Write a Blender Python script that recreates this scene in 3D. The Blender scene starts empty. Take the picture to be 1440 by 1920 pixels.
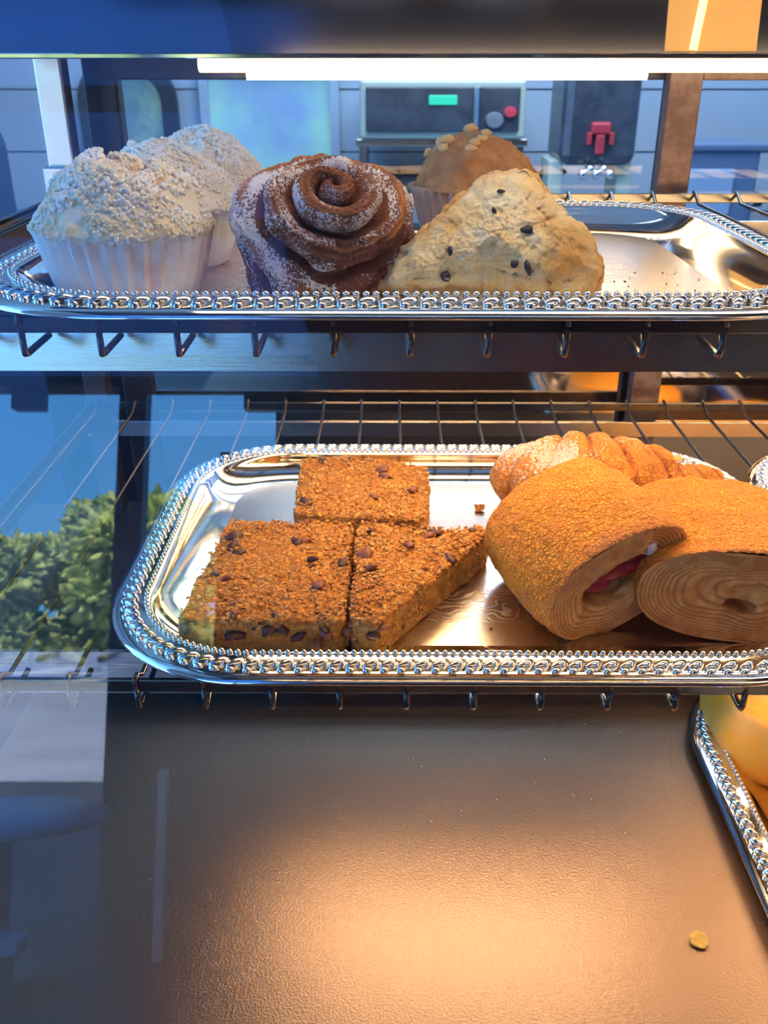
import bpy, math, random
from mathutils import Vector, noise, Matrix
R = math.radians
C = bpy.context.scene.collection
sc = bpy.context.scene

# ------------------------------------------------------------------ camera, sky, sun, exposure
CAM_Z = 0.487                      # metres above the deck of the display case (deck is z = 0, pavement z = -0.9)
cam = bpy.data.objects.new('camera', bpy.data.cameras.new('camera'))
C.objects.link(cam); sc.camera = cam
cam.location = (0, 0, CAM_Z)
cam.rotation_euler = (R(90 - 26.3), 0, R(0.33))
cam.data.sensor_fit = 'VERTICAL'; cam.data.sensor_height = 36; cam.data.lens = 32.29
cam.data.clip_start = 0.01; cam.data.clip_end = 200
cam.data.dof.use_dof = True; cam.data.dof.focus_distance = 0.5; cam.data.dof.aperture_fstop = 20

w = bpy.data.worlds.new('world'); sc.world = w; w.use_nodes = True
nt = w.node_tree; nt.nodes.clear()
wo = nt.nodes.new('ShaderNodeOutputWorld'); bg = nt.nodes.new('ShaderNodeBackground')
tc = nt.nodes.new('ShaderNodeTexCoord'); sp = nt.nodes.new('ShaderNodeSeparateXYZ'); rp = nt.nodes.new('ShaderNodeValToRGB')
rp.color_ramp.elements[0].position = 0.0; rp.color_ramp.elements[0].color = (0.12, 0.46, 0.95, 1)
rp.color_ramp.elements[1].position = 0.6; rp.color_ramp.elements[1].color = (0.035, 0.20, 0.75, 1)
nt.links.new(tc.outputs['Generated'], sp.inputs[0]); nt.links.new(sp.outputs['Z'], rp.inputs[0])
nt.links.new(rp.outputs[0], bg.inputs[0]); nt.links.new(bg.outputs[0], wo.inputs[0])
bg.inputs[1].default_value = 7.5

sun = bpy.data.objects.new('sun', bpy.data.lights.new('sun', 'SUN')); C.objects.link(sun)
sun.data.energy = 28; sun.data.angle = R(0.6); sun.data.color = (1, 0.93, 0.8)
sun.rotation_euler = (R(-38), R(-14), 0)      # from behind the shop, high: lights the trees' near side

room = bpy.data.objects.new('back_room_light', bpy.data.lights.new('back_room_light', 'AREA')); C.objects.link(room)
room.data.energy = 62; room.data.size = 1.6; room.data.color = (0.62, 0.80, 1.0)
room.location = (0.4, 2.1, 1.50)

sc.view_settings.view_transform = 'Standard'; sc.view_settings.look = 'None'
sc.view_settings.exposure = 0.0; sc.view_settings.gamma = 1.0
sc.render.engine = 'CYCLES'
sc.cycles.max_bounces = 10; sc.cycles.transparent_max_bounces = 16; sc.cycles.sample_clamp_indirect = 8
sc.cycles.caustics_reflective = True; sc.cycles.blur_glossy = 0.6

# ------------------------------------------------------------------ materials
def newmat(name):
    m = bpy.data.materials.new(name); m.use_nodes = True
    return m, m.node_tree, m.node_tree.nodes['Principled BSDF']

def mix_color(nt, fac, a, b):
    n = nt.nodes.new('ShaderNodeMix'); n.data_type = 'RGBA'
    nt.links.new(fac, n.inputs[0])
    for s, v in ((6, a), (7, b)):
        if isinstance(v, tuple): n.inputs[s].default_value = (*v, 1)
        else: nt.links.new(v, n.inputs[s])
    return n.outputs[2]

def noise_tex(nt, scale, detail=4, rough=0.6, coords='Object', stretch=None, kind='noise'):
    t = nt.nodes.new('ShaderNodeTexCoord'); src = t.outputs[coords]
    if stretch:
        mp = nt.nodes.new('ShaderNodeMapping'); mp.inputs['Scale'].default_value = stretch
        nt.links.new(src, mp.inputs[0]); src = mp.outputs[0]
    if kind == 'noise':
        n = nt.nodes.new('ShaderNodeTexNoise'); n.inputs['Detail'].default_value = detail; n.inputs['Roughness'].default_value = rough
        out = n.outputs[0]
    else:
        n = nt.nodes.new('ShaderNodeTexVoronoi'); out = n.outputs['Distance']
    n.inputs['Scale'].default_value = scale
    nt.links.new(src, n.inputs['Vector'])
    return out

def ramp(nt, fac, p0, p1):
    r = nt.nodes.new('ShaderNodeMapRange'); r.inputs[1].default_value = p0; r.inputs[2].default_value = p1
    nt.links.new(fac, r.inputs[0]); return r.outputs[0]

def bump(nt, b, h, strength, dist):
    n = nt.nodes.new('ShaderNodeBump'); n.inputs['Strength'].default_value = strength; n.inputs['Distance'].default_value = dist
    nt.links.new(h, n.inputs['Height'])
    return n

def mat(name, col, rough=0.5, metal=0.0, col2=None, scale=60, lo=0.4, hi=0.6, bscale=None, bstr=0.5, bdist=0.001, stretch=None, emit=None, estr=0, sss=0, coat=0, bkind='noise', spec=0.5):
    m, nt, b = newmat(name)
    b.inputs['Base Color'].default_value = (*col, 1); b.inputs['Roughness'].default_value = rough; b.inputs['Metallic'].default_value = metal
    b.inputs['Specular IOR Level'].default_value = spec
    if coat: b.inputs['Coat Weight'].default_value = coat; b.inputs['Coat Roughness'].default_value = 0.25
    if sss:
        b.inputs['Subsurface Weight'].default_value = sss; b.inputs['Subsurface Radius'].default_value = (1, 0.5, 0.25); b.inputs['Subsurface Scale'].default_value = 0.004
    if col2:
        f = ramp(nt, noise_tex(nt, scale, stretch=stretch), lo, hi)
        nt.links.new(mix_color(nt, f, col, col2), b.inputs['Base Color'])
    if bscale:
        bn = bump(nt, b, noise_tex(nt, bscale, stretch=stretch, kind=bkind), bstr, bdist)
        nt.links.new(bn.outputs[0], b.inputs['Normal'])
    if emit:
        b.inputs['Emission Color'].default_value = (*emit, 1); b.inputs['Emission Strength'].default_value = estr
    return m

def attr_mat(name, c0, c1, rough=0.5, sugar=None, sugar_scale=900, bscale=700, bstr=0.5, bdist=0.0006, c0b=None, nscale=80, spec=0.4, sugar_lo=0.5, sugar_hi=0.6, crackle=None, crackle_col=None):
    """two tones chosen by the mesh's own 'tone' attribute (crust / crumb), optional sugar dust chosen by 'dust'"""
    m, nt, b = newmat(name)
    b.inputs['Roughness'].default_value = rough; b.inputs['Specular IOR Level'].default_value = spec
    a = nt.nodes.new('ShaderNodeAttribute'); a.attribute_name = 'tone'
    base = c0
    if c0b: base = mix_color(nt, ramp(nt, noise_tex(nt, nscale), 0.38, 0.62), c0, c0b)
    ck = None
    if crackle:
        # fine cracks of a baked crust: distance to the cell edges of a warped Voronoi
        tc_ = nt.nodes.new('ShaderNodeTexCoord'); ns = nt.nodes.new('ShaderNodeTexNoise'); ns.inputs['Scale'].default_value = crackle * 0.6; ns.inputs['Detail'].default_value = 3
        nt.links.new(tc_.outputs['Object'], ns.inputs['Vector'])
        sc_ = nt.nodes.new('ShaderNodeVectorMath'); sc_.operation = 'SCALE'; sc_.inputs['Scale'].default_value = 1.6 / crackle; nt.links.new(ns.outputs['Color'], sc_.inputs[0])
        ad = nt.nodes.new('ShaderNodeVectorMath'); ad.operation = 'ADD'; nt.links.new(tc_.outputs['Object'], ad.inputs[0]); nt.links.new(sc_.outputs[0], ad.inputs[1])
        vo = nt.nodes.new('ShaderNodeTexVoronoi'); vo.feature = 'DISTANCE_TO_EDGE'; vo.inputs['Scale'].default_value = crackle; nt.links.new(ad.outputs[0], vo.inputs['Vector'])
        ck = ramp(nt, vo.outputs['Distance'], 0.0, 0.22)
        base = mix_color(nt, ck, crackle_col, base)
    col = mix_color(nt, a.outputs['Fac'], base, c1)
    if sugar:
        d = nt.nodes.new('ShaderNodeAttribute'); d.attribute_name = 'dust'
        n1 = noise_tex(nt, sugar_scale, 2, 0.7)
        mth = nt.nodes.new('ShaderNodeMath'); mth.operation = 'ADD'; nt.links.new(n1, mth.inputs[0]); nt.links.new(d.outputs['Fac'], mth.inputs[1])
        f = ramp(nt, mth.outputs[0], sugar_lo + 0.5, sugar_hi + 0.5)
        col = mix_color(nt, f, col, sugar)
    nt.links.new(col, b.inputs['Base Color'])
    if bscale:
        bn = bump(nt, b, noise_tex(nt, bscale, 5, 0.7), bstr, bdist)
        if ck is not None:
            b2 = bump(nt, b, ck, 0.8, 0.0011); nt.links.new(bn.outputs[0], b2.inputs['Normal']); bn = b2
        nt.links.new(bn.outputs[0], b.inputs['Normal'])
    return m

def pane_mat(name, tint, strength):
    """thin pane: light passes straight, a Fresnel share is mirrored"""
    m = bpy.data.materials.new(name); m.use_nodes = True; nt = m.node_tree; nt.nodes.clear()
    o = nt.nodes.new('ShaderNodeOutputMaterial'); mx = nt.nodes.new('ShaderNodeMixShader')
    t = nt.nodes.new('ShaderNodeBsdfTransparent'); t.inputs[0].default_value = (*tint, 1)
    g = nt.nodes.new('ShaderNodeBsdfGlossy'); g.inputs['Roughness'].default_value = 0.0
    f = nt.nodes.new('ShaderNodeFresnel'); f.inputs[0].default_value = 1.5
    k = nt.nodes.new('ShaderNodeMath'); k.operation = 'MULTIPLY'; k.inputs[1].default_value = strength; k.use_clamp = True
    nt.links.new(f.outputs[0], k.inputs[0]); nt.links.new(k.outputs[0], mx.inputs[0])
    nt.links.new(t.outputs[0], mx.inputs[1]); nt.links.new(g.outputs[0], mx.inputs[2]); nt.links.new(mx.outputs[0], o.inputs[0])
    return m

M = {}
M['glass'] = pane_mat('front glass', (0.97, 0.985, 0.99), 2.3)
M['rear_glass'] = pane_mat('rear glass', (0.95, 0.97, 0.98), 0.10)
M['chrome'] = mat('polished tray metal', (0.90, 0.89, 0.87), 0.07, 1.0)
M['tray_floor'] = mat('brushed tray metal', (0.80, 0.77, 0.73), 0.24, 1.0, bscale=260, bstr=0.12, bdist=0.0004, stretch=(0.25, 3, 1))
M['black_wire'] = mat('black coated wire', (0.012, 0.012, 0.014), 0.16, 0.0, spec=0.9)
M['brushed'] = mat('brushed steel', (0.52, 0.50, 0.49), 0.24, 1.0, bscale=300, bstr=0.12, bdist=0.0004, stretch=(0.1, 1, 5))
M['header'] = mat('brushed header steel', (0.26, 0.25, 0.27), 0.12, 1.0)
M['dark_steel'] = mat('dark polished steel', (0.52, 0.47, 0.44), 0.05, 1.0)
M['brown_frame'] = mat('brown anodised frame', (0.085, 0.05, 0.045), 0.45, 0.3, col2=(0.13, 0.09, 0.085), scale=90)
M['dark_frame'] = mat('dark door frame', (0.03, 0.03, 0.04), 0.4, 0.3)
M['strip'] = mat('brushed strip steel', (0.46, 0.45, 0.45), 0.20, 1.0, bscale=300, bstr=0.12, bdist=0.0004, stretch=(0.1, 1, 5))
M['deck'] = mat('pebbled bronze deck', (0.27, 0.195, 0.15), 0.31, 0.98, bscale=620, bstr=0.6, bdist=0.0006)
M['lamp_warm'] = mat('warm tube', (1, 0.9, 0.7), 0.4, emit=(1.0, 0.60, 0.27), estr=52)
M['fill_front'] = mat('warm front fill tube', (1, 0.9, 0.7), 0.4, emit=(1.0, 0.74, 0.46), estr=20)
M['lamp_deck'] = mat('deck tube', (1, 0.9, 0.7), 0.4, emit=(1.0, 0.66, 0.38), estr=52)
M['lamp_soft'] = mat('soft warm tube', (1, 0.9, 0.7), 0.4, emit=(1.0, 0.60, 0.27), estr=24)
M['lamp_top'] = mat('warm top tube', (1, 0.95, 0.85), 0.4, emit=(1.0, 0.74, 0.44), estr=9)
M['enamel'] = mat('lamp reflector', (0.75, 0.68, 0.6), 0.4)
M['black'] = mat('matt black', (0.012, 0.013, 0.016), 0.6)

# ------------------------------------------------------------------ helpers
def tag(o, label=None, cat=None, group=None, kind=None):
    if label: o['label'] = label
    if cat: o['category'] = cat
    if group: o['group'] = group
    if kind: o['kind'] = kind
    return o

def empty(name, loc, label=None, cat=None, group=None, rz=0):
    o = bpy.data.objects.new(name, None); C.objects.link(o); o.location = loc; o.rotation_euler = (0, 0, rz)
    o.empty_display_size = 0.02
    return tag(o, label, cat, group)

def build(name, V, F, m, parent=None, smooth=True, tone=None, dust=None, loc=None, autosmooth=False):
    me = bpy.data.meshes.new(name); me.from_pydata([tuple(v) for v in V], [], F); me.update()
    if m: me.materials.append(m)
    if smooth: me.polygons.foreach_set('use_smooth', [True] * len(me.polygons))
    for nm, d in (('tone', tone), ('dust', dust)):
        if d is not None:
            a = me.attributes.new(nm, 'FLOAT', 'POINT'); a.data.foreach_set('value', d)
    o = bpy.data.objects.new(name, me); C.objects.link(o)
    if parent: o.parent = parent
    if loc: o.location = loc
    if autosmooth:
        for e in me.edges: pass
    return o

class MB:
    def __init__(s): s.V = []; s.F = []
    def add(s, V, F):
        n = len(s.V); s.V += [Vector(v) for v in V]; s.F += [tuple(i + n for i in f) for f in F]; return s
    def box(s, x0, x1, y0, y1, z0, z1):
        return s.add([(x, y, z) for z in (z0, z1) for y in (y0, y1) for x in (x0, x1)],
                     [(0, 2, 3, 1), (4, 5, 7, 6), (0, 1, 5, 4), (2, 6, 7, 3), (0, 4, 6, 2), (1, 3, 7, 5)])
    def bbox(s, x0, x1, y0, y1, z0, z1, b=0.001):
        """box with chamfered vertical and horizontal edges"""
        import bmesh
        bm = bmesh.new(); mb = MB().box(x0, x1, y0, y1, z0, z1)
        vs = [bm.verts.new(v) for v in mb.V]; [bm.faces.new([vs[i] for i in f]) for f in mb.F]
        bmesh.ops.bevel(bm, geom=bm.edges[:], offset=b, segments=2, affect='EDGES', profile=0.5)
        bm.verts.index_update()
        s.add([v.co.copy() for v in bm.verts], [tuple(v.index for v in f.verts) for f in bm.faces]); bm.free(); return s
    def tube(s, pts, r, n=8, caps=True):
        pts = [Vector(p) for p in pts]; rings = []; up = None
        for i, p in enumerate(pts):
            d = (pts[min(i + 1, len(pts) - 1)] - pts[max(i - 1, 0)]).normalized()
            if up is None: up = d.orthogonal().normalized()
            up = (up - d * up.dot(d)).normalized(); b = d.cross(up)
            rr = r[i] if isinstance(r, (list, tuple)) else r
            rings.append([p + (up * math.cos(2 * math.pi * k / n) + b * math.sin(2 * math.pi * k / n)) * rr for k in range(n)])
        V = [v for g in rings for v in g]; F = []
        for i in range(len(pts) - 1):
            for k in range(n): F.append((i * n + k, i * n + (k + 1) % n, (i + 1) * n + (k + 1) % n, (i + 1) * n + k))
        if caps: F += [tuple(range(n - 1, -1, -1)), tuple((len(pts) - 1) * n + k for k in range(n))]
        return s.add(V, F)
    def lathe(s, prof, n=32, c=(0, 0, 0)):
        V = [(c[0] + r * math.cos(2 * math.pi * k / n), c[1] + r * math.sin(2 * math.pi * k / n), c[2] + z) for r, z in prof for k in range(n)]
        F = [(i * n + k, i * n + (k + 1) % n, (i + 1) * n + (k + 1) % n, (i + 1) * n + k) for i in range(len(prof) - 1) for k in range(n)]
        F += [tuple(range(n - 1, -1, -1)), tuple((len(prof) - 1) * n + k for k in range(n))]
        return s.add(V, F)
    def build(s, name, m, parent=None, smooth=False, **k): return build(name, s.V, s.F, m, parent, smooth, **k)

_ICO = {}
def ico(sub):
    if sub not in _ICO:
        import bmesh
        bm = bmesh.new(); bmesh.ops.create_icosphere(bm, subdivisions=sub, radius=1.0); bm.verts.index_update()
        _ICO[sub] = ([v.co.copy() for v in bm.verts], [tuple(v.index for v in f.verts) for f in bm.faces]); bm.free()
    return _ICO[sub]

def blob(mb, c, size, rot=None, sub=2, jit=0.15, seed=0, nf=1.5):
    V, F = ico(sub); q = rot or Matrix.Identity(3); o = Vector((seed * 3.17, seed * 1.3, -seed * 2.1))
    out = []
    for v in V:
        k = 1 + jit * noise.noise(v * nf + o)
        out.append(Vector(c) + q @ Vector((v.x * size[0] * k, v.y * size[1] * k, v.z * size[2] * k)))
    mb.add(out, F)

def rotm(rx, ry, rz): return (Matrix.Rotation(rz, 3, 'Z') @ Matrix.Rotation(ry, 3, 'Y') @ Matrix.Rotation(rx, 3, 'X'))

def grid_faces(nu, nv, closed=True):
    F = []
    for j in range(nv - 1):
        for i in range(nu if closed else nu - 1):
            F.append((j * nu + i, j * nu + (i + 1) % nu, (j + 1) * nu + (i + 1) % nu, (j + 1) * nu + i))
    return F

def fr(p, s, o=4): return noise.fractal(Vector(p) * s, 1.0, 2.0, o)

def struct(o): o['kind'] = 'structure'; return o

def copy_tree(o, parent=None):
    c = o.copy(); C.objects.link(c); c.parent = parent
    for ch in list(o.children): copy_tree(ch, c)
    return c

# ------------------------------------------------------------------ the place: back room behind the case
GZ = -0.9
wall_m = mat('pale blue shiplap', (0.42, 0.50, 0.62), 0.55)
wm_nt = wall_m.node_tree
mb = MB()
for k in range(14):                                   # horizontal boards of the back wall
    z0 = GZ + k * 0.185
    mb.box(-2.2, 3.4, 3.20, 3.24, z0 + 0.006, z0 + 0.185)
mb.box(-2.2, 3.4, 3.215, 3.26, GZ, 1.7)
# openings of the window and the painted pane are covered by frames standing proud of the boards
struct(mb.build('wall_back', wall_m))
struct(MB().box(-2.24, -2.2, 0.95, 3.26, GZ, 1.7).build('wall_left', wall_m))
struct(MB().box(3.4, 3.44, 0.95, 3.26, GZ, 1.7).build('wall_right', wall_m))
struct(MB().box(-2.3, 3.5, -0.6, 3.3, 1.6, 1.66).build('ceiling', mat('white ceiling', (0.7, 0.72, 0.75), 0.8)))
struct(MB().box(-2.3, 3.5, 0.9, 3.3, GZ - 0.04, GZ).build('floor', mat('dark vinyl floor', (0.06, 0.06, 0.07), 0.5)))

leafy = mat('garden foliage', (0.09, 0.17, 0.04), 0.7, col2=(0.58, 0.66, 0.18), scale=3.5, lo=0.42, hi=0.60)
winview = mat('window frame paint', (0.03, 0.035, 0.05), 0.4)
def window(name, x0, x1, z0, z1, rnd, fm, gm, fw=0.035):
    """frame with rounded corners standing on the wall, a translucent pane inside"""
    def outline(i, n=8):
        pts = []
        for cx, cz, a0 in ((x1 - rnd, z1 - rnd, 0), (x0 + rnd, z1 - rnd, 90), (x0 + rnd, z0 + rnd, 180), (x1 - rnd, z0 + rnd, 270)):
            for k in range(n + 1):
                a = R(a0 + 90 * k / n); rr = max(rnd - i, 0.002)
                pts.append((cx + math.cos(a) * rr, cz + math.sin(a) * rr))
        return pts
    o, i_ = outline(0), outline(fw); n = len(o)
    V = [(x, 3.19, z) for x, z in o] + [(x, 3.165, z) for x, z in o] + [(x, 3.165, z) for x, z in i_] + [(x, 3.19, z) for x, z in i_]
    F = [(a * n + k, a * n + (k + 1) % n, (a + 1) * n + (k + 1) % n, (a + 1) * n + k) for a in range(3) for k in range(n)]
    root = build(name, V, F, fm, None, False); struct(root)
    p = build('window_pane', [(x, 3.186, z) for x, z in i_], [tuple(range(n))], gm, root, False)
    return root

def view_mat(name, frost):
    # glowing print of light through leaves; frosted: greenery mirrored in the door glass
    m, nt, b = newmat(name)
    n1 = noise_tex(nt, 3.2, 5, 0.55, coords='Object'); f = ramp(nt, n1, 0.42, 0.62)
    c = mix_color(nt, f, (0.09, 0.19, 0.26) if not frost else (0.18, 0.32, 0.55), (0.42, 0.60, 0.30) if not frost else (0.26, 0.52, 0.50))
    nt.links.new(c, b.inputs['Base Color']); nt.links.new(c, b.inputs['Emission Color'])
    b.inputs['Emission Strength'].default_value = 0.45; b.inputs['Roughness'].default_value = 0.3
    return m
window('window_1', -0.985, -0.672, 0.03, 0.49, 0.13, winview, view_mat('window with garden light', False), 0.05)
window('greenery_panel', -0.60, -0.16, 0.03, 0.47, 0.03, mat('pale blue panel frame', (0.40, 0.49, 0.62), 0.5), view_mat('painted greenery reflection', True))  # stands in for greenery mirrored in the door glass, painted on a glowing pane

# back counter and the appliances on it
cnt = MB(); cnt.bbox(-2.1, 3.3, 2.45, 3.18, -0.02, 0.02, 0.006)
tag(cnt.build('worktop', mat('grey worktop', (0.20, 0.22, 0.27), 0.3)), 'grey worktop running along the pale blue back wall', 'worktop')
for k, x in enumerate((-1.2, 0.2, 1.6)):
    c = empty('base_cabinet', (x, 2.8, GZ), 'dark base cabinet under the back worktop, %s' % ('beneath the window and greenery pane', 'beneath the oven', 'beneath the coffee grinder')[k], 'cabinet')
    MB().bbox(-0.68, 0.68, -0.32, 0.36, 0, 0.87, 0.004).build('body', M['black'], c)
    for s in (-1, 1):
        d = MB().bbox(min(0.01 * s, 0.66 * s), max(0.01 * s, 0.66 * s), -0.34, -0.32, 0.05, 0.85, 0.003).build('door', M['dark_frame'], c)
        MB().tube([(s * 0.06, -0.36, 0.5), (s * 0.06, -0.36, 0.7)], 0.006).build('handle', M['brushed'], d)

cream = mat('cream enamel', (0.62, 0.66, 0.55), 0.35)
darkglass = mat('smoked oven glass', (0.055, 0.065, 0.085), 0.25, col2=(0.09, 0.10, 0.13), scale=14)
ov = empty('countertop_oven', (0.145, 2.9, 0.285), 'cream framed oven with dark window and green lit display on a shelf', 'oven')
MB().bbox(-0.265, 0.265, -0.15, 0.22, 0, 0.215, 0.012).build('body', cream, ov)
MB().bbox(-0.245, 0.10, -0.162, -0.15, 0.025, 0.19, 0.006).build('door', darkglass, ov)
cp = MB().bbox(0.115, 0.245, -0.162, -0.15, 0.025, 0.19, 0.006).build('control_panel', darkglass, ov)
MB().tube([(0.108, -0.175, 0.03), (0.108, -0.175, 0.185)], 0.006).build('handle', mat('blue steel', (0.25, 0.34, 0.5), 0.3, 0.5), ov)
MB().bbox(-0.045, 0.045, -0.168, -0.160, 0.125, 0.16, 0.004).build('display', mat('green lit display', (0.02, 0.3, 0.2), 0.4, emit=(0.04, 0.75, 0.45), estr=0.9), ov)
kn = MB().lathe([(0.0, 0.0), (0.02, 0.0), (0.018, 0.012), (0.0, 0.013)], 20); kn = kn.build('knob', mat('red knob', (0.65, 0.06, 0.09), 0.4, emit=(0.7, 0.05, 0.1), estr=0.25), ov)
kn.rotation_euler = (R(90), 0, 0); kn.location = (0.215, -0.162, 0.10)
kb = MB().lathe([(0.0, 0.0), (0.03, 0.0), (0.026, 0.02), (0.0, 0.021)], 20).build('knob', mat('grey knob', (0.25, 0.25, 0.27), 0.4), ov); kb.rotation_euler = (R(90), 0, 0); kb.location = (0.165, -0.162, 0.07)
st = empty('oven_stand', (0.145, 2.9, 0.02), 'low metal stand with wooden end panels carrying the cream oven', 'stand')
MB().bbox(-0.24, 0.24, -0.14, 0.22, 0.245, 0.265, 0.003).build('shelf', M['brushed'], st)
for x in (-0.22, 0.22): MB().bbox(x - 0.012, x + 0.012, -0.13, 0.21, 0, 0.246, 0.003).build('leg', M['brushed'], st)
MB().bbox(-0.17, 0.23, 0.0, 0.2, 0.0, 0.15, 0.01).build('storage_box', mat('brown board box', (0.22, 0.17, 0.15), 0.7), st)

red = mat('red plastic', (0.65, 0.05, 0.07), 0.4)
dp = empty('coffee_dispenser', (0.56, 2.75, 0.02), 'tall black coffee dispenser with a red tap on cream legs', 'dispenser')
MB().bbox(-0.10, 0.105, -0.1, 0.14, 0.205, 0.44, 0.025).build('tank', darkglass, dp)
for x in (-0.1, 0.09): MB().bbox(x - 0.02, x + 0.02, -0.05, 0.1, 0, 0.215, 0.004).build('leg', cream, dp)
MB().bbox(-0.1, 0.1, -0.08, 0.12, 0.0, 0.02, 0.004).build('drip_tray', M['black'], dp)
tp = MB().bbox(-0.026, 0.026, -0.125, -0.1, 0.285, 0.315, 0.006).build('tap', red, dp)
MB().bbox(-0.012, 0.012, -0.125, -0.108, 0.235, 0.285, 0.004).build('spout', red, tp)
for x in (-0.03, 0.03): MB().bbox(x - 0.006, x + 0.006, -0.125, -0.108, 0.26, 0.29, 0.002).build('lever', red, tp)
kt = MB()
for k in range(5): blob(kt, (0.0 + 0.018 * (k - 2), -0.11, 0.185 + 0.012 * (k % 2)), (0.014, 0.014, 0.014), sub=2, seed=k)
kt.build('valve', M['chrome'], dp, True)

gr = empty('coffee_grinder', (0.90, 2.7, 0.02), 'pale blue grey coffee grinder with wide flat lid beside the case mullion', 'grinder')
gm_ = mat('blue grey plastic', (0.13, 0.18, 0.30), 0.45); gm2 = mat('light blue grey panel', (0.30, 0.40, 0.56), 0.5)
MB().bbox(-0.12, 0.115, -0.08, 0.14, 0.245, 0.262, 0.004).build('lid', gm_, gr)
MB().bbox(-0.11, 0.095, -0.07, 0.13, 0.0, 0.25, 0.01).build('body', gm_, gr)
MB().bbox(-0.10, 0.03, -0.08, -0.06, 0.08, 0.20, 0.006).build('panel', gm2, gr)
MB().bbox(-0.10, 0.03, -0.078, -0.06, 0.005, 0.07, 0.006).build('drawer', gm2, gr)
MB().bbox(0.09, 0.125, -0.06, 0.0, 0.10, 0.135, 0.006).build('handle', M['black'], gr)
k_ = MB(); blob(k_, (0.083, -0.08, 0.12), (0.012, 0.012, 0.012), sub=2); k_.build('knob', M['chrome'], gr, True)
ov.scale = (0.86, 1, 0.70)
cbl = MB().tube([(0.47 + 0.055 * math.cos(a), 2.8, 0.12 + 0.09 * math.sin(a)) for a in [math.pi - k * math.pi / 14 for k in range(11)]], 0.007)
tag(cbl.build('power_cord', M['black'], None, True), 'curved black cord arching between the oven and the black dispenser', 'cord')
pr = empty('portafilter', (1.06, 2.62, 0.02), 'small black portafilter lying on the worktop right of the grinder', 'portafilter')
MB().lathe([(0.0, 0.0), (0.032, 0.0), (0.035, 0.03), (0.0, 0.03)], 24).build('basket', M['black'], pr, True)
MB().tube([(0.03, 0, 0.018), (0.12, 0.0, 0.024)], 0.01).build('handle', M['black'], pr, True)

# service counter that carries the case
cc = empty('service_counter', (0.25, 0.60, GZ), 'dark service counter carrying the pastry display case', 'counter')
MB().bbox(-1.0, 1.1, -0.36, 0.40, 0, 0.86, 0.004).build('body', M['black'], cc)
MB().bbox(-1.05, 1.15, -0.40, 0.44, 0.86, 0.885, 0.004).build('top', M['dark_frame'], cc)

# something to see through the side glass: pale side wall and a dark cupboard
sd = empty('side_cupboard', (-1.0, 1.75, GZ), 'dark cupboard with rounded top beyond the left side glass', 'cupboard')
V = []; n = 12
prof = [(-0.22, 0)] + [(-0.22 + 0.08 - 0.08 * math.cos(a), 1.22 + 0.08 * math.sin(a)) for a in [k * math.pi / 2 / n for k in range(n + 1)]] + [(0.22 - 0.08 + 0.08 * math.sin(a), 1.22 + 0.08 * math.cos(a)) for a in [k * math.pi / 2 / n for k in range(n + 1)]] + [(0.22, 0)]
L = len(prof)
V = [(x, -0.2, z) for x, z in prof] + [(x, 0.25, z) for x, z in prof]
F = [(k, (k + 1) % L, L + (k + 1) % L, L + k) for k in range(L)] + [tuple(range(L - 1, -1, -1)), tuple(range(L, 2 * L))]
build('body', V, F, mat('navy cupboard paint', (0.02, 0.05, 0.13), 0.5), sd, False)
MB().bbox(-0.19, -0.01, -0.215, -0.2, 0.05, 1.15, 0.003).build('door', mat('navy cupboard door', (0.03, 0.07, 0.17), 0.4), sd)
MB().bbox(0.01, 0.19, -0.215, -0.2, 0.05, 1.15, 0.003).build('door', mat('navy cupboard door 2', (0.03, 0.07, 0.17), 0.4), sd)

# ------------------------------------------------------------------ the place: in front of the case (seen mirrored in the glass)
concrete = mat('pale concrete pavement', (0.42, 0.44, 0.46), 0.8, col2=(0.34, 0.36, 0.38), scale=0.8)
struct(MB().box(-60, 60, -60, -7.0, GZ - 0.05, GZ).build('pavement', concrete))
struct(MB().box(-60, 60, -7.0, -0.0, GZ - 0.06, GZ - 0.004).build('terrace', mat('dark terrace boards', (0.022, 0.025, 0.035), 0.7)))
struct(MB().box(-60, 60, -66, -43, GZ - 0.03, GZ + 0.02).build('lawn', mat('lawn', (0.09, 0.17, 0.04), 0.8, col2=(0.14, 0.24, 0.06), scale=0.6)))
struct(MB().box(-60, 60, 3.3, 60, GZ - 0.05, GZ - 0.01).build('yard', concrete))
canopy = MB().box(-0.30, 3.4, -3.46, -0.6, 1.383, 1.66).box(-3.2, -0.30, -3.46, -3.30, 1.383, 1.50)
for x0, x1 in ((-1.72, -1.58), (-0.66, -0.45), (0.6, 0.75)): canopy.box(x0, x1, -3.46, -3.38, 1.30, 1.384)
for k in range(5): canopy.box(-3.2, -0.3, -3.3 + 0.62 * k + 0.3, -3.3 + 0.62 * k + 0.34, 1.383, 1.42)
struct(canopy.build('canopy_roof', mat('canopy paint', (0.05, 0.055, 0.075), 0.7)))
am, ant, ab = newmat('blue tint cloth')
ab.inputs['Base Color'].default_value = (0.12, 0.25, 0.46, 1); ab.inputs['Roughness'].default_value = 0.9
tl = ant.nodes.new('ShaderNodeBsdfTranslucent'); tl.inputs[0].default_value = (0.13, 0.26, 0.48, 1)
ms = ant.nodes.new('ShaderNodeMixShader'); ms.inputs[0].default_value = 0.6
ant.links.new(ab.outputs[0], ms.inputs[1]); ant.links.new(tl.outputs[0], ms.inputs[2]); ant.links.new(ms.outputs[0], ant.nodes['Material Output'].inputs[0])
aw = MB().box(-3.2, -0.30, -3.32, -0.6, 1.425, 1.43).build('blue_tint_cloth', am)  # added cloth; gives the blue tint in the glass and bluish daylight
tag(aw, 'added blue translucent cloth beside the dark canopy, tinting the glass reflection and daylight', 'awning')
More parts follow.
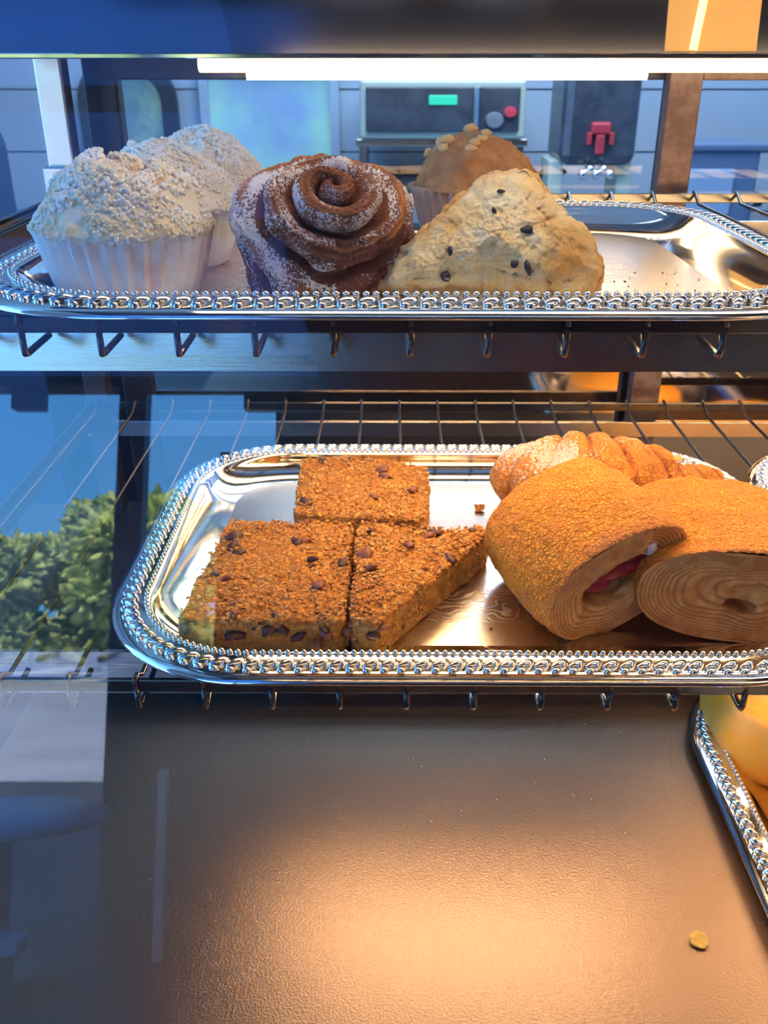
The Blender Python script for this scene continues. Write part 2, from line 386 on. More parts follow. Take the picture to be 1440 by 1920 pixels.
struct(MB().box(-1.22, -1.10, -3.46, -3.36, GZ, 1.384).build('pillar_porch', mat('dark blue pillar', (0.01, 0.02, 0.06), 0.5)))
dkwall = mat('dark backdrop', (0.014, 0.015, 0.020), 0.7)
struct(MB().box(-0.51, 3.4, -3.46, -3.36, GZ, 1.384).build('backdrop_wall', dkwall))  # added dark wall; stands in for the viewer's dark reflection
struct(MB().box(3.36, 3.44, -3.46, 0.9, GZ, 1.66).build('wall_porch', dkwall))
pl = empty('planter_box', (0.1, -3.15, GZ), 'long dark planter box beside the porch pillar, mirrored in the glass', 'planter')
MB().bbox(-1.2, 1.0, -0.18, 0.18, 0, 1.06, 0.01).build('box', dkwall, pl)
bd = empty('blocker_board', (-0.47, -2.85, GZ), 'blank black board added before the planter, hiding trees mirrored beside the tray', 'board')  # made-up board, cuts off the tree reflection over the oat bars
for s_g in (-1, 1):
    b_ = MB().bbox(-0.17, 0.17, -0.012, 0.012, 0, 1.84, 0.004).build('panel', dkwall, bd); b_.location = (0, 0.09 * s_g + 0.09, 0.03); b_.rotation_euler = (R(2.5 * s_g), 0, 0)
kb_ = MB().box(-18.0, -13.0, -43.2, -42.4, GZ + 0.0, GZ + 0.35).build('kerb', mat('yellow kerb paint', (0.75, 0.55, 0.06), 0.6))
tag(kb_, 'yellow painted kerb at the edge of the lawn under the trees', 'kerb')

trunk_m = mat('bark', (0.10, 0.07, 0.05), 0.8)
def tree(x, y, h, wd, seed, label, m=leafy):
    t = empty('leafy_tree', (x, y, GZ), label, 'tree', 'trees mirrored in the front glass')
    random.seed(seed)
    mb = MB()
    for k in range(16):
        a = random.uniform(0, 6.28); rr = random.uniform(0, wd * 0.75)
        zz = random.uniform(h * 0.25, h * 0.86)
        s = wd * random.uniform(0.28, 0.45)
        blob(mb, (math.cos(a) * rr, math.sin(a) * rr, zz), (s, s, s * 0.8), sub=5, jit=0.9, seed=seed * 7 + k, nf=5.5)
    mb.build('crown', m, t, True)
    MB().tube([(0, 0, 0), (0.1, 0, h * 0.3), (0, 0.1, h * 0.6)], [0.25, 0.18, 0.1]).build('trunk', trunk_m, t, True)
leafy2 = mat('yellow green foliage', (0.22, 0.27, 0.06), 0.7, col2=(0.45, 0.46, 0.14), scale=5, lo=0.35, hi=0.65)
tree(-14.4, -29, 4.2, 2.0, 1, 'rounded green tree, farthest left of the mirrored row')
tree(-11.0, -23, 4.2, 2.2, 2, 'green tree left of the porch pillar with a flat crown')
tree(-9.4, -29, 5.6, 2.1, 3, 'tall bushy green tree just left of the porch pillar')
tree(-6.4, -23, 4.9, 2.1, 4, 'dense green tree directly behind the porch pillar')
tree(-4.4, -29, 5.9, 2.1, 5, 'yellow green tree right of the porch pillar', leafy2)
tree(-1.4, -23, 5.0, 2.0, 6, 'green tree half hidden by the dark backdrop')
for k, (x, y, s) in enumerate(((-16.5, -36, 1.6), (-13.5, -35, 1.4), (-10.8, -37, 1.7), (-8.2, -35, 1.4))):
    b_ = MB()
    s *= 1.25
    for q in range(7): blob(b_, (random.uniform(-1, 1) * s, random.uniform(-.5, .5), s * 0.45), (s * 0.6, s * 0.5, s * 0.5), sub=3, jit=0.9, seed=k * 9 + q, nf=2.5)
    o = b_.build('garden_bush', leafy2 if k % 2 else leafy, None, True, loc=(x, y, GZ))
    tag(o, ('low green bush at the far left under the trees', 'low yellow green bush, second from the left under the trees', 'wide green bush under the middle trees', 'yellow green bush near the pillar under the trees')[k], 'bush', 'bushes on the lawn edge')

bluep = mat('pale blue lacquer', (0.20, 0.42, 0.72), 0.35)
whitep = mat('white lacquer', (0.72, 0.74, 0.78), 0.4)
tb = empty('bistro_table', (-1.30, -2.55, GZ), 'round pale blue bistro table standing left of the planter on the terrace', 'table')
MB().lathe([(0, 0.545), (0.33, 0.545), (0.345, 0.56), (0.33, 0.575), (0, 0.576)], 48).build('tabletop', bluep, tb, True)
MB().lathe([(0, 0), (0.22, 0), (0.22, 0.015), (0.03, 0.03), (0.025, 0.5), (0.06, 0.546), (0, 0.546)], 32).build('pedestal', M['black'], tb, True)
bn = empty('low_bench', (-1.45, -2.05, GZ), 'low bench with a pale blue seat in front of the bistro table', 'bench')
MB().bbox(-0.45, 0.42, -0.05, 0.05, 0.29, 0.33, 0.008).build('seat', bluep, bn)
for x in (-0.38, 0.36): MB().bbox(x - 0.02, x + 0.02, -0.04, 0.04, 0, 0.29, 0.004).build('leg', M['black'], bn)
pp = MB().bbox(-0.018, 0.018, -0.018, 0.018, 0, 0.68, 0.004).build('white_post', whitep, None, False, loc=(-0.84, -2.85, GZ)); tag(pp, 'slim white post standing on the terrace, mirrored low in the glass', 'post')

# ------------------------------------------------------------------ the display case
TAN = 0.3057                                           # front glass leans back
def gy(z): return 0.375 - TAN * (CAM_Z - z)
XL, XR = -0.305, 0.80
case = empty('display_case', (0, 0, 0), 'glass fronted heated pastry case with steel lamp header and bronze deck', 'display case')
MB().bbox(XL, XR, 0.20, 0.90, -0.014, 0.0, 0.002).build('deck', M['deck'], case)
MB().bbox(XL + 0.004, XR - 0.004, 0.650, 0.858, 0.0, 0.075, 0.003).build('rear_step', M['black'], case)
zt = 0.64
# the pane is one thin sheet
build('front_glass', [(XL, gy(0.0), 0.0), (XR, gy(0.0), 0.0), (XR, gy(zt), zt), (XL, gy(zt), zt)], [(0, 1, 2, 3)], M['glass'], case, False)
build('top_glass', [(XL, gy(zt), zt), (XR, gy(zt), zt), (XR, 0.80, zt), (XL, 0.80, zt)], [(0, 1, 2, 3)], M['glass'], case, False)
for x in (XL, XR):
    build('side_glass', [(x, gy(0), 0), (x, 0.86, 0), (x, 0.86, zt), (x, gy(zt), zt)], [(0, 1, 2, 3)], M['rear_glass'], case, False)
# rear wall: posts, two sliding doors, polished lower panel
for x0, x1 in ((-0.290, -0.268), (0.76, 0.782)):
    MB().bbox(x0, x1, 0.832, 0.85, 0.0, 0.372, 0.0015).build('lower_post', M['dark_frame'], case)
    p = MB().bbox(x0, x1, 0.828, 0.85, 0.372, 0.4895, 0.0015).build('rear_post', M['brushed'], case)
    bk = MB().bbox(x0 - 0.002, x1 + 0.001, 0.818, 0.828, 0.372, 0.405, 0.0015).build('bracket', M['brushed'], p)
    MB().lathe([(0, 0), (0.0045, 0), (0.004, 0.003), (0, 0.0035)], 16).build('screw', M['chrome'], bk, True)
    s_ = bk.children[0]; s_.rotation_euler = (R(90), 0, 0); s_.location = ((x0 + x1) / 2, 0.818, 0.392)
def slide_door(x0, x1, y, fm, wl, wr):
    d = MB()
    d.bbox(x0, x0 + wl, y, y + 0.016, 0.02, 0.488, 0.0012); d.bbox(x1 - wr, x1, y, y + 0.016, 0.02, 0.488, 0.0012)
    d.bbox(x0 + wl, x1 - wr, y, y + 0.016, 0.470, 0.488, 0.0012); d.bbox(x0 + wl, x1 - wr, y, y + 0.016, 0.02, 0.04, 0.0012)
    d = d.build('sliding_door', fm, case)
    MB().box(x0 + wl, x1 - wr, y + 0.0075, y + 0.0085, 0.34, 0.470).build('door_glass', M['rear_glass'], d)
    MB().box(x0 + wl, x1 - wr, y + 0.006, y + 0.010, 0.04, 0.338).build('lower_panel', M['dark_steel'], d)
    return d
slide_door(-0.268, 0.262, 0.884, M['dark_frame'], 0.030, 0.020)
slide_door(0.238, 0.77, 0.862, M['brown_frame'], 0.028, 0.030)
MB().box(-0.252, -0.24, 0.880, 0.884, 0.34, 0.47).build('door_seal', M['dark_frame'], case)
# lamp header
hz = 0.14; sl = hz * math.tan(R(8))
hd = MB().add([(x, y, z) for x in (-0.30, XR) for y, z in ((0.78, 0.490), (0.90, 0.490), (0.90, 0.490 + hz), (0.78 + sl, 0.490 + hz))],
    [(0, 1, 2, 3), (7, 6, 5, 4), (0, 4, 5, 1), (1, 5, 6, 2), (2, 6, 7, 3), (3, 7, 4, 0)]).build('lamp_header', M['header'], case)
def face(x0, x1, z0, z1, t): return MB().add([(x, 0.78 + (z - 0.490) * math.tan(R(8)) - q, z) for q in (t, -0.001) for x, z in ((x0, z0), (x1, z0), (x1, z1), (x0, z1))],
    [(0, 1, 2, 3), (7, 6, 5, 4), (0, 4, 5, 1), (1, 5, 6, 2), (2, 6, 7, 3), (3, 7, 4, 0)])
hw = face(0.208, 0.277, 0.4915, 0.536, 0.0015).build('amber_reflection', mat('amber reflection glow', (0.55, 0.30, 0.08), 0.35, emit=(1.0, 0.52, 0.12), estr=0.36, bscale=500, bstr=0.3, bdist=0.0005), hd)  # amber reflection on the header, put in as a glowing panel
MB().tube([(0.229, 0.7782, 0.4925), (0.2345, 0.7838, 0.535)], 0.0032, 10).build('reflection_streak', mat('glowing reflection streak', (1, 0.8, 0.4), 0.4, emit=(1, 0.78, 0.38), estr=1.3), hw, True)  # bright streak of that reflection, also made to glow
MB().bbox(-0.30, XR, 0.776, 0.780, 0.4865, 0.4905, 0.0008).build('lip', M['chrome'], hd)
MB().tube([(-0.155, 0.83, 0.483), (0.76, 0.83, 0.483)], 0.0065, 14).build('light_tube', M['lamp_top'], hd, True)
MB().tube([(-0.12, 0.852, 0.474), (0.215, 0.852, 0.474)], 0.0035, 10).build('light_tube', M['lamp_top'], hd, True)
MB().bbox(-0.26, 0.78, 0.80, 0.86, 0.488, 0.4905, 0.0005).build('reflector', M['enamel'], hd)
# unseen tube added along the slanted glass top to brighten the pastry fronts
fl = MB().bbox(XL, XR, gy(0.586) + 0.004, gy(0.586) + 0.020, 0.5825, 0.5855, 0.001).build('front_fill_hood', M['header'], case)
MB().tube([(-0.12, 0.419, 0.5755), (0.74, 0.419, 0.5755)], 0.0055, 12).build('light_tube', M['fill_front'], fl, True)

# support strips with warm tubes under each shelf level
for zs, tubes in ((0.378, ((0.51, -0.10, 0.74), (0.66, -0.08, 0.74))), (0.189, ((0.52, -0.085, 0.215), (0.52, 0.30, 0.74), (0.64, 0.28, 0.74)))):  # rear lower tube is an unseen addition lighting the mirrored pastries
    yf = 0.454 if zs > 0.3 else 0.434
    za, zb, yt = zs - 0.035, zs - 0.010, yf + 0.025 * math.tan(R(12))
    sp_ = MB()
    sp_.add([(x, y, z) for x in (-0.30, XR - 0.01) for y, z in ((yf, za), (yf + 0.003, za), (yt + 0.003, zb), (yt, zb))], [(0, 1, 2, 3), (7, 6, 5, 4), (0, 4, 5, 1), (1, 5, 6, 2), (2, 6, 7, 3), (3, 7, 4, 0)])
    sp_ = sp_.build('support_strip', M['strip'], case)
    MB().box(-0.30, XR - 0.01, yt + 0.0035, yt + 0.005, za, zb).build('backing', M['black'], sp_)  # unseen black sheet added so the strip's lit back does not mirror
    MB().bbox(-0.30, XR - 0.01, 0.842, 0.846, zs - 0.036, zs - 0.020, 0.0008).build('support_strip', M['brushed'], case)
    MB().bbox(-0.298, -0.292, yf, 0.84, zs - 0.03, zs - 0.010, 0.0008).build('support_strip', M['dark_frame'], case)
    if zs < 0.3:                                       # unseen baffle, added behind the deck tube to keep the rear deck in shade
        MB().bbox(-0.10, 0.26, 0.531, 0.533, zs - 0.070, zs - 0.012, 0.0005).build('shade_baffle', M['black'], case)
    for y, xa, xb in tubes:
        MB().tube([(xa, y, zs - 0.022), (xb, y, zs - 0.022)], 0.0050, 12).build('light_tube', M['lamp_soft'] if y > 0.6 else (M['lamp_warm'] if zs > 0.3 else M['lamp_deck']), case, True)

# ------------------------------------------------------------------ wire shelves
def wire_shelf(zs, yf, label):
    sh = empty('wire_shelf', (0, 0, zs), label, 'shelf', 'black wire shelves')
    MB().bbox(-0.29, XR - 0.02, yf, yf + 0.003, -0.008, 0.0, 0.0008).build('front_bar', M['black_wire'], sh)
    MB().bbox(-0.29, XR - 0.02, 0.828, 0.831, -0.006, 0.002, 0.0008).build('rear_bar', M['black_wire'], sh)
    for x in (-0.288, XR - 0.022): MB().bbox(x, x + 0.003, yf, 0.83, -0.008, 0.0, 0.0008).build('side_bar', M['black_wire'], sh)
    first = None
    for k in range(-8, 21):
        x = 0.0099 + 0.036 * k
        if x < -0.285: continue
        if first is None:
            pts = [(0, yf - 0.0015, -0.004), (0, yf - 0.001, 0.0010), (0, yf + 0.004, 0.0008), (0, yf + 0.012, -0.0050), (0, 0.815, -0.0050), (0, 0.828, 0.0020), (0, 0.833, 0.0030), (0, 0.835, -0.004)]
            m = MB().tube(pts, 0.0014, 8)
            # the truss stub: down behind the front bar and back up
            m.tube([(0, yf + 0.0005, -0.006), (0, yf + 0.0005, -0.016), (0, yf + 0.0015, -0.0182), (0, yf + 0.004, -0.0186), (0, yf + 0.034, -0.0182)], 0.0017, 8)
            first = m.build('wire', M['black_wire'], sh, True); first.location.x = x
        else:
            c = first.copy(); C.objects.link(c); c.parent = sh; c.location.x = x
    return sh
ZU, ZM = 0.381, 0.1915
wire_shelf(ZU, 0.416, 'black wire shelf carrying the muffins, bun and scone tray')
wire_shelf(ZM, 0.396, 'black wire shelf carrying the tray of oat bars and rolls')

# ------------------------------------------------------------------ trays
def rr_outline(hw, hd_, rad, inset, n=14, straight=24):
    """rounded rectangle, counter-clockwise, points equally many for every inset"""
    pts = []; r = max(rad - inset, 0.004); hw -= inset; hd_ -= inset
    cs = ((hw - r, hd_ - r, 0), (-hw + r, hd_ - r, 90), (-hw + r, -hd_ + r, 180), (hw - r, -hd_ + r, 270))
    for q, (cx, cy, a0) in enumerate(cs):
        for k in range(n + 1):
            a = R(a0 + 90 * k / n); pts.append(Vector((cx + r * math.cos(a), cy + r * math.sin(a))))
        nx = cs[(q + 1) % 4]; a = R(a0 + 90)
        p0 = pts[-1]; p1 = Vector((nx[0] + r * math.cos(a), nx[1] + r * math.sin(a)))
        for k in range(1, straight): pts.append(p0.lerp(p1, k / straight))
    return pts

def resample(pts, step):
    L = [0]; n = len(pts)
    for i in range(n): L.append(L[-1] + (pts[(i + 1) % n] - pts[i]).length)
    cnt = round(L[-1] / step); out = []; i = 0
    for k in range(cnt):
        s = L[-1] * k / cnt
        while L[i + 1] < s: i += 1
        t = (s - L[i]) / max(L[i + 1] - L[i], 1e-9); a, b = pts[i], pts[(i + 1) % n]
        out.append((a.lerp(b, t), (b - a).normalized()))
    return out

TW, TD, TR = 0.2155, 0.160, 0.088
def make_tray():
    root = empty('serving_tray', (0, 0, 0))
    # body profile: (inset, height)
    prof = [(0.0, 0.0105), (0.0005, 0.0118), (0.003, 0.0135), (0.006, 0.0142), (0.010, 0.0142), (0.019, 0.0152), (0.0215, 0.0158), (0.0235, 0.0150), (0.0255, 0.0125), (0.030, 0.0085), (0.037, 0.0045), (0.044, 0.0022), (0.049, 0.0012)]
    V = []; nP = None
    for ins, z in prof:
        o = rr_outline(TW, TD, TR, ins); nP = len(o); V += [(p.x, p.y, z) for p in o]
    # underside, slightly lower
    under = [(0.049, 0.0), (0.037, 0.0030), (0.0255, 0.0110), (0.010, 0.0128), (0.0, 0.0100)]
    for ins, z in under:
        o = rr_outline(TW, TD, TR, ins); V += [(p.x, p.y, z) for p in o]
    F = grid_faces(nP, len(prof)); off = len(prof) * nP
    F += [tuple(i + off for i in f) for f in grid_faces(nP, len(under))]
    F += [(off + (len(under) - 1) * nP + k, off + (len(under) - 1) * nP + (k + 1) % nP, (k + 1) % nP, k) for k in range(nP)]
    F += [tuple(off + k for k in range(nP - 1, -1, -1))]
    build('body', V, F, M['chrome'], root)
    # flat well with an engraved ornament
    o = rr_outline(TW, TD, TR, 0.049); V = []
    for s in (1.0, 0.985, 0.5, 0.02): V += [(p.x * s, p.y * s, 0.0012) for p in o]
    Fw = grid_faces(nP, 4) + [tuple(3 * nP + k for k in range(nP))]
    build('well', V, Fw, M['well'], root)
    mb = MB()
    for p, t in resample(rr_outline(TW, TD, TR, 0.0115), 0.0089):        # gadroon rope
        a = math.atan2(t.y, t.x)
        blob(mb, (p.x, p.y, 0.0150), (0.0062, 0.0026, 0.0030), rotm(0, 0, a + R(38)), sub=2, jit=0)
        blob(mb, (p.x, p.y, 0.0150) , (0.0022, 0.0022, 0.0036), rotm(0, 0, a), sub=2, jit=0) if False else None
    for p, t in resample(rr_outline(TW, TD, TR, 0.0205), 0.0044): blob(mb, (p.x, p.y, 0.0163), (0.0019, 0.0017, 0.0018), rotm(0, 0, math.atan2(t.y, t.x)), sub=1, jit=0)
    for p, t in resample(rr_outline(TW, TD, TR, 0.0070), 0.0089): blob(mb, (p.x, p.y, 0.0146), (0.0030, 0.0018, 0.0018), rotm(0, 0, math.atan2(t.y, t.x)), sub=1, jit=0)
    mb.build('beaded_rim', M['chrome'], root, True)
    return root

def well_material():
    m, nt, b = newmat('engraved tray well')
    b.inputs['Base Color'].default_value = (0.66, 0.61, 0.56, 1); b.inputs['Metallic'].default_value = 1; b.inputs['Roughness'].default_value = 0.26
    h1 = noise_tex(nt, 260, stretch=(0.25, 3, 1))
    wv = nt.nodes.new('ShaderNodeTexWave'); wv.wave_type = 'RINGS'; wv.inputs['Scale'].default_value = 55; wv.inputs['Distortion'].default_value = 26; wv.inputs['Detail'].default_value = 2; wv.inputs['Detail Scale'].default_value = 0.7
    t = nt.nodes.new('ShaderNodeTexCoord'); nt.links.new(t.outputs['Object'], wv.inputs['Vector'])
    r1 = ramp(nt, wv.outputs['Fac'], 0.80, 0.95)
    # ornament only on an oval band of the well
    ln = nt.nodes.new('ShaderNodeVectorMath'); ln.operation = 'LENGTH'; mp = nt.nodes.new('ShaderNodeMapping'); mp.inputs['Scale'].default_value = (1, 1.5, 1)
    nt.links.new(t.outputs['Object'], mp.inputs[0]); nt.links.new(mp.outputs[0], ln.inputs[0])
    band = nt.nodes.new('ShaderNodeValToRGB'); e = band.color_ramp.elements
    e[0].position = 0.075; e[0].color = (0, 0, 0, 1); e[1].position = 0.08; e[1].color = (1, 1, 1, 1)
    e2 = e.new(0.128); e2.color = (1, 1, 1, 1); e3 = e.new(0.133); e3.color = (0, 0, 0, 1)
    nt.links.new(ln.outputs['Value'], band.inputs[0])
    mu = nt.nodes.new('ShaderNodeMath'); mu.operation = 'MULTIPLY'; nt.links.new(r1, mu.inputs[0]); nt.links.new(band.outputs[0], mu.inputs[1])
    b1 = bump(nt, b, h1, 0.10, 0.0004); b2 = bump(nt, b, mu.outputs[0], 0.18, 0.0002)
    nt.links.new(b1.outputs[0], b2.inputs['Normal']); nt.links.new(b2.outputs[0], b.inputs['Normal'])
    rg = nt.nodes.new('ShaderNodeMapRange'); rg.inputs[3].default_value = 0.24; rg.inputs[4].default_value = 0.42; nt.links.new(mu.outputs[0], rg.inputs[0]); nt.links.new(rg.outputs[0], b.inputs['Roughness'])
    return m
M['well'] = well_material()

tray = make_tray(); TG = 'silver trays with beaded rims'
tray.location = (0.008, 0.5425, ZU - 0.003); tag(tray, 'silver beaded tray on the upper shelf holding muffins, bun and scone', 'tray', TG)
for loc, rz, lb in (((0.0525, 0.5425, ZM - 0.003), 0, 'silver beaded tray on the lower shelf holding oat bars and rolls'),
                    ((0.4845, 0.5425, ZM - 0.003), 0, 'empty silver tray edge on the lower shelf, right of the roll tray'),
                    ((0.235 + 0.160, 0.43, 0.0005), 90, 'silver beaded tray on the bronze deck holding smooth yellow pastries')):
    c = copy_tree(tray); c.location = loc; c.rotation_euler = (0, 0, R(rz)); tag(c, lb)
FU, FM = ZU - 0.0018, ZM - 0.0018        # height of the two tray floors

# ------------------------------------------------------------------ muffins
M['paper'] = mat('white paper cup', (0.80, 0.80, 0.80), 0.7, col2=(0.70, 0.44, 0.24), scale=34, lo=0.45, hi=0.70)
M['tan_paper'] = mat('tan paper cup', (0.42, 0.28, 0.22), 0.75, col2=(0.50, 0.35, 0.28), scale=30)
M['muffin'] = attr_mat('butter muffin crust', (0.74, 0.64, 0.42), (0.66, 0.38, 0.10), 0.75, c0b=(0.78, 0.74, 0.60), nscale=120, bscale=800)
M['crumb'] = mat('pale streusel crumb', (0.88, 0.88, 0.84), 0.85, col2=(0.84, 0.77, 0.56), scale=60, bscale=1500, bstr=0.3, bdist=0.0004, sss=0.0)
M['nut_muffin'] = mat('brown muffin crust', (0.50, 0.24, 0.075), 0.7, col2=(0.38, 0.16, 0.05), scale=70, bscale=650, bstr=0.6, bdist=0.0008)
M['nut'] = mat('peanut piece', (0.66, 0.40, 0.16), 0.55)

def dome_pt(th, t, seed, Rr=0.0425, zl=0.033, H=0.031):
    """t 0 at the pole, 1 at the lip; returns position"""
    r = Rr * min(t, 1.0)
    z = zl + H * (1 - (r / Rr) ** 2.1) ** 0.86 if t < 1 else zl
    if t > 1: r = Rr * (1 - (t - 1) * 1.6); z = zl - (t - 1) * 0.04
    p = Vector((r * math.cos(th), r * math.sin(th), z))
    q = Vector((math.cos(th) * r * 30, math.sin(th) * r * 30, seed * 5.1 + z * 20))
    k = 0.0058 * noise.noise(q * 1.1) + 0.0026 * noise.noise(q * 2.9) + 0.0010 * noise.noise(q * 8)
    # a burst crack near the top
    c = abs(noise.noise(q * 1.3 + Vector((7, 3, seed))))
    if t < 0.75: k -= 0.0060 * max(0, 1 - c / 0.13) * (1 - t / 0.75) * 1.6
    n = Vector((p.x, p.y, (z - zl) * 1.4 + 0.006)).normalized()
    return p + n * k, n, c

def make_muffin(kind, seed):
    root = empty('muffin', (0, 0, 0))
    nu, nv = 200, 100; V = []; tone = []
    for j in range(nv):
        t = j / (nv - 1) * 1.15
        for i in range(nu):
            p, n, c = dome_pt(2 * math.pi * i / nu, t, seed)
            if kind != 'streusel' : p = p + n * 0.0007 * noise.noise(p * 420)
            else: p = p + n * 0.0010 * noise.noise(p * 330)
            V.append(p); tone.append(min(1, max(0, 1.2 - c / 0.09)) * (1 if t < 0.8 else 0))
    build('muffin_top', V, grid_faces(nu, nv) , M['muffin'] if kind == 'streusel' else M['nut_muffin'], root, tone=tone)
    # fluted paper cup, outer and inner face
    nf, nu = 32, 32 * 8; V = []; prof = [(0.0, 0), (0.0315, 0.0), (0.0335, 0.002), (0.0355, 0.011), (0.0385, 0.022), (0.0405, 0.030), (0.0425, 0.0345), (0.0420, 0.0345), (0.0398, 0.030), (0.0370, 0.020)]
    for j, (r, z) in enumerate(prof):
        for i in range(nu):
            a = 2 * math.pi * i / nu; ph = (i % 8) / 8
            fl_ = abs(ph * 2 - 1) - 0.5
            amp = 0.0034 * min(1, z / 0.012) if j > 1 else 0
            rr = r + fl_ * amp + 0.0007 * noise.noise(Vector((math.cos(a) * 2, math.sin(a) * 2, seed)))
            zz = z + (0.0016 * noise.noise(Vector((math.cos(a) * 3, math.sin(a) * 3, seed + 4))) if j in (6, 7) else 0)
            V.append((rr * math.cos(a), rr * math.sin(a), zz))
    build('paper_cup', V, grid_faces(nu, len(prof)), M['paper'] if kind == 'streusel' else M['tan_paper'], root)
    random.seed(seed)
    if kind == 'streusel':
        mb = MB()
        for k in range(4200):
            th = random.uniform(0, 6.2832); t = math.sqrt(random.uniform(0.006, 1.0)) * 1.05
            p, n, c = dome_pt(th, min(t, 1.04), seed)
            if c < 0.05 and t < 0.65: continue
            if noise.noise(p * 60 + Vector((seed * 3, 0, 0))) < -0.25: continue
            s = random.uniform(0.0005, 0.0014) * (1.1 if t < 0.8 else 0.85)
            blob(mb, p + n * s * 0.35, (s * random.uniform(0.8, 1.3), s * random.uniform(0.8, 1.3), s), rotm(random.uniform(0, 3), random.uniform(0, 3), 0), sub=1, jit=0.8, seed=k, nf=1.2)
        o = mb.build('crumb_topping', M['crumb'], root, True); o['kind'] = 'stuff'
    else:
        for k in range(16):
            th = random.uniform(0, 6.2832); t = random.uniform(0.12, 0.82)
            p, n, c = dome_pt(th, t, seed)
            m = MB(); s = random.uniform(0.0026, 0.0044)
            blob(m, (0, 0, 0), (s * 1.3, s, s * 0.8), sub=2, jit=0.4, seed=k)
            o = m.build('nut_piece', M['nut'], root, True); o.location = p + n * 0.0008
            o.rotation_mode = 'QUATERNION'; o.rotation_quaternion = n.to_track_quat('Z', 'Y')
    return root

MG = 'streusel muffins at the left of the upper tray'
mf = make_muffin('streusel', 3); mf.location = (-0.1285, 0.460, FU); mf.rotation_euler = (0, 0, R(70)); mf.scale = (1, 1, 1.06); tag(mf, 'front white streusel muffin in a paper cup at the left tray end', 'muffin', MG)
m2 = make_muffin('streusel', 8); m2.location = (-0.128, 0.553, FU); m2.rotation_euler = (0, 0, R(200)); tag(m2, 'middle streusel muffin, half hidden behind the front one', 'muffin', MG)
m3 = make_muffin('streusel', 15); m3.location = (-0.127, 0.645, FU); m3.rotation_euler = (0, 0, R(310)); tag(m3, 'rear streusel muffin with golden crust, farthest back on the upper tray', 'muffin', MG)
nm = make_muffin('nut', 11); nm.location = (0.056, 0.63, FU); nm.rotation_euler = (0, 0, R(20)); tag(nm, 'brown nut topped muffin in a tan cup behind the scone', 'muffin')

# ------------------------------------------------------------------ sugared cinnamon bun with a rosette
def cinnamon_bun():
    root = empty('cinnamon_bun', (-0.0335, 0.472, FU), 'sugar dusted cinnamon bun with a spiral top between muffins and scone', 'bun')
    pole = Vector((0.17, -0.78, 0.61)).normalized(); ex = pole.orthogonal().normalized(); ey = pole.cross(ex)
    cz = 0.030; nu, nv = 420, 340; V = []; tone = []; dust = []
    def support(d):
        # distance from the centre to a tapered tin-shaped body with a domed top
        best = 9
        lo, hi = 0.0, 0.09
        for _ in range(18):
            m = (lo + hi) / 2; p = d * m; z = p.z + cz; rr = math.hypot(p.x, p.y)
            if z < 0: inside = False
            else:
                rz = 0.0335 + 0.0105 * min(1, z / 0.036)
                if z > 0.036: rz = 0.044 * math.sqrt(max(0, 1 - ((z - 0.036) / 0.0255) ** 2.3))
                inside = rr < rz
            if inside: lo = m
            else: hi = m
        return lo
    for j in range(nv):
        ph = math.pi * j / (nv - 1)
        for i in range(nu):
            th = 2 * math.pi * i / nu
            d = (pole * math.cos(ph) + (ex * math.cos(th) + ey * math.sin(th)) * math.sin(ph)).normalized()
            rad = support(d)
            q = d * 2.2
            turns = ph / math.pi * 1.0
            # spiral phase: tight near the pole, wider below
            wob = 0.13 * noise.noise(q * 1.3)
            s = (2.6 * (1 - math.exp(-ph / 0.62)) + 0.95 * ph) - th / (2 * math.pi) + wob
            f = s - math.floor(s)
            ridge = (math.sin(math.pi * min(1, f / 0.86)) ** 0.55) if f < 0.86 else 0.0
            depth = 0.0100 * (1 - min(1, max(0, (ph - 0.9) / 1.1)) * 0.70)
            disp = (ridge - 0.75) * depth
            step = (0.55 - f) * 0.004 * (1 if ph < 1.2 else 0.6)
            # laminations within each band
            lam = math.sin(f * 38 + 3 * noise.noise(q * 3)) * 0.00035 * (1 if ph > 0.5 else 0.6)
            rise = 0.0050 * math.exp(-(ph / 0.75) ** 2)
            k = 0.0036 * noise.noise(q * 1.7) + 0.0007 * noise.noise(d * 40) + 0.0004 * noise.noise(d * 110)
            p = d * (rad + disp + step + lam + rise + k)
            p.z = max(p.z + cz, 0.0002)
            V.append(p)
            lamtone = 0.5 + 0.5 * math.sin(f * 38 + 3 * noise.noise(q * 3))
            edge = max(0, 1 - abs(f - 0.30) / 0.16) * max(0, min(1, 0.5 + 2.2 * noise.noise(q * 1.3 + Vector((3, 1, 0)))))
            tone.append(min(1, edge * (0.4 + 0.6 * lamtone) if ph > 0.75 else 0.25 * lamtone))
            up = 0.555 + 0.25 * noise.noise(q * 1.6) - 0.06 * d.x - 0.34 * edge - (0.25 if f > 0.86 or f < 0.03 else 0)
            if ph < 0.35: up -= 0.12
            if d.x > 0.2 and d.z < 0.1: up -= 0.16
            dust.append(up)
    build('pastry', V, grid_faces(nu, nv), M['bun'], root, tone=tone, dust=dust)
M['bun'] = attr_mat('sugared brown crust', (0.17, 0.045, 0.026), (0.62, 0.25, 0.055), 0.45, sugar=(0.74, 0.72, 0.76), sugar_scale=900, c0b=(0.11, 0.030, 0.022), nscale=60, bscale=900, bstr=0.7, bdist=0.0009, sugar_lo=0.50, sugar_hi=0.60)
cinnamon_bun()

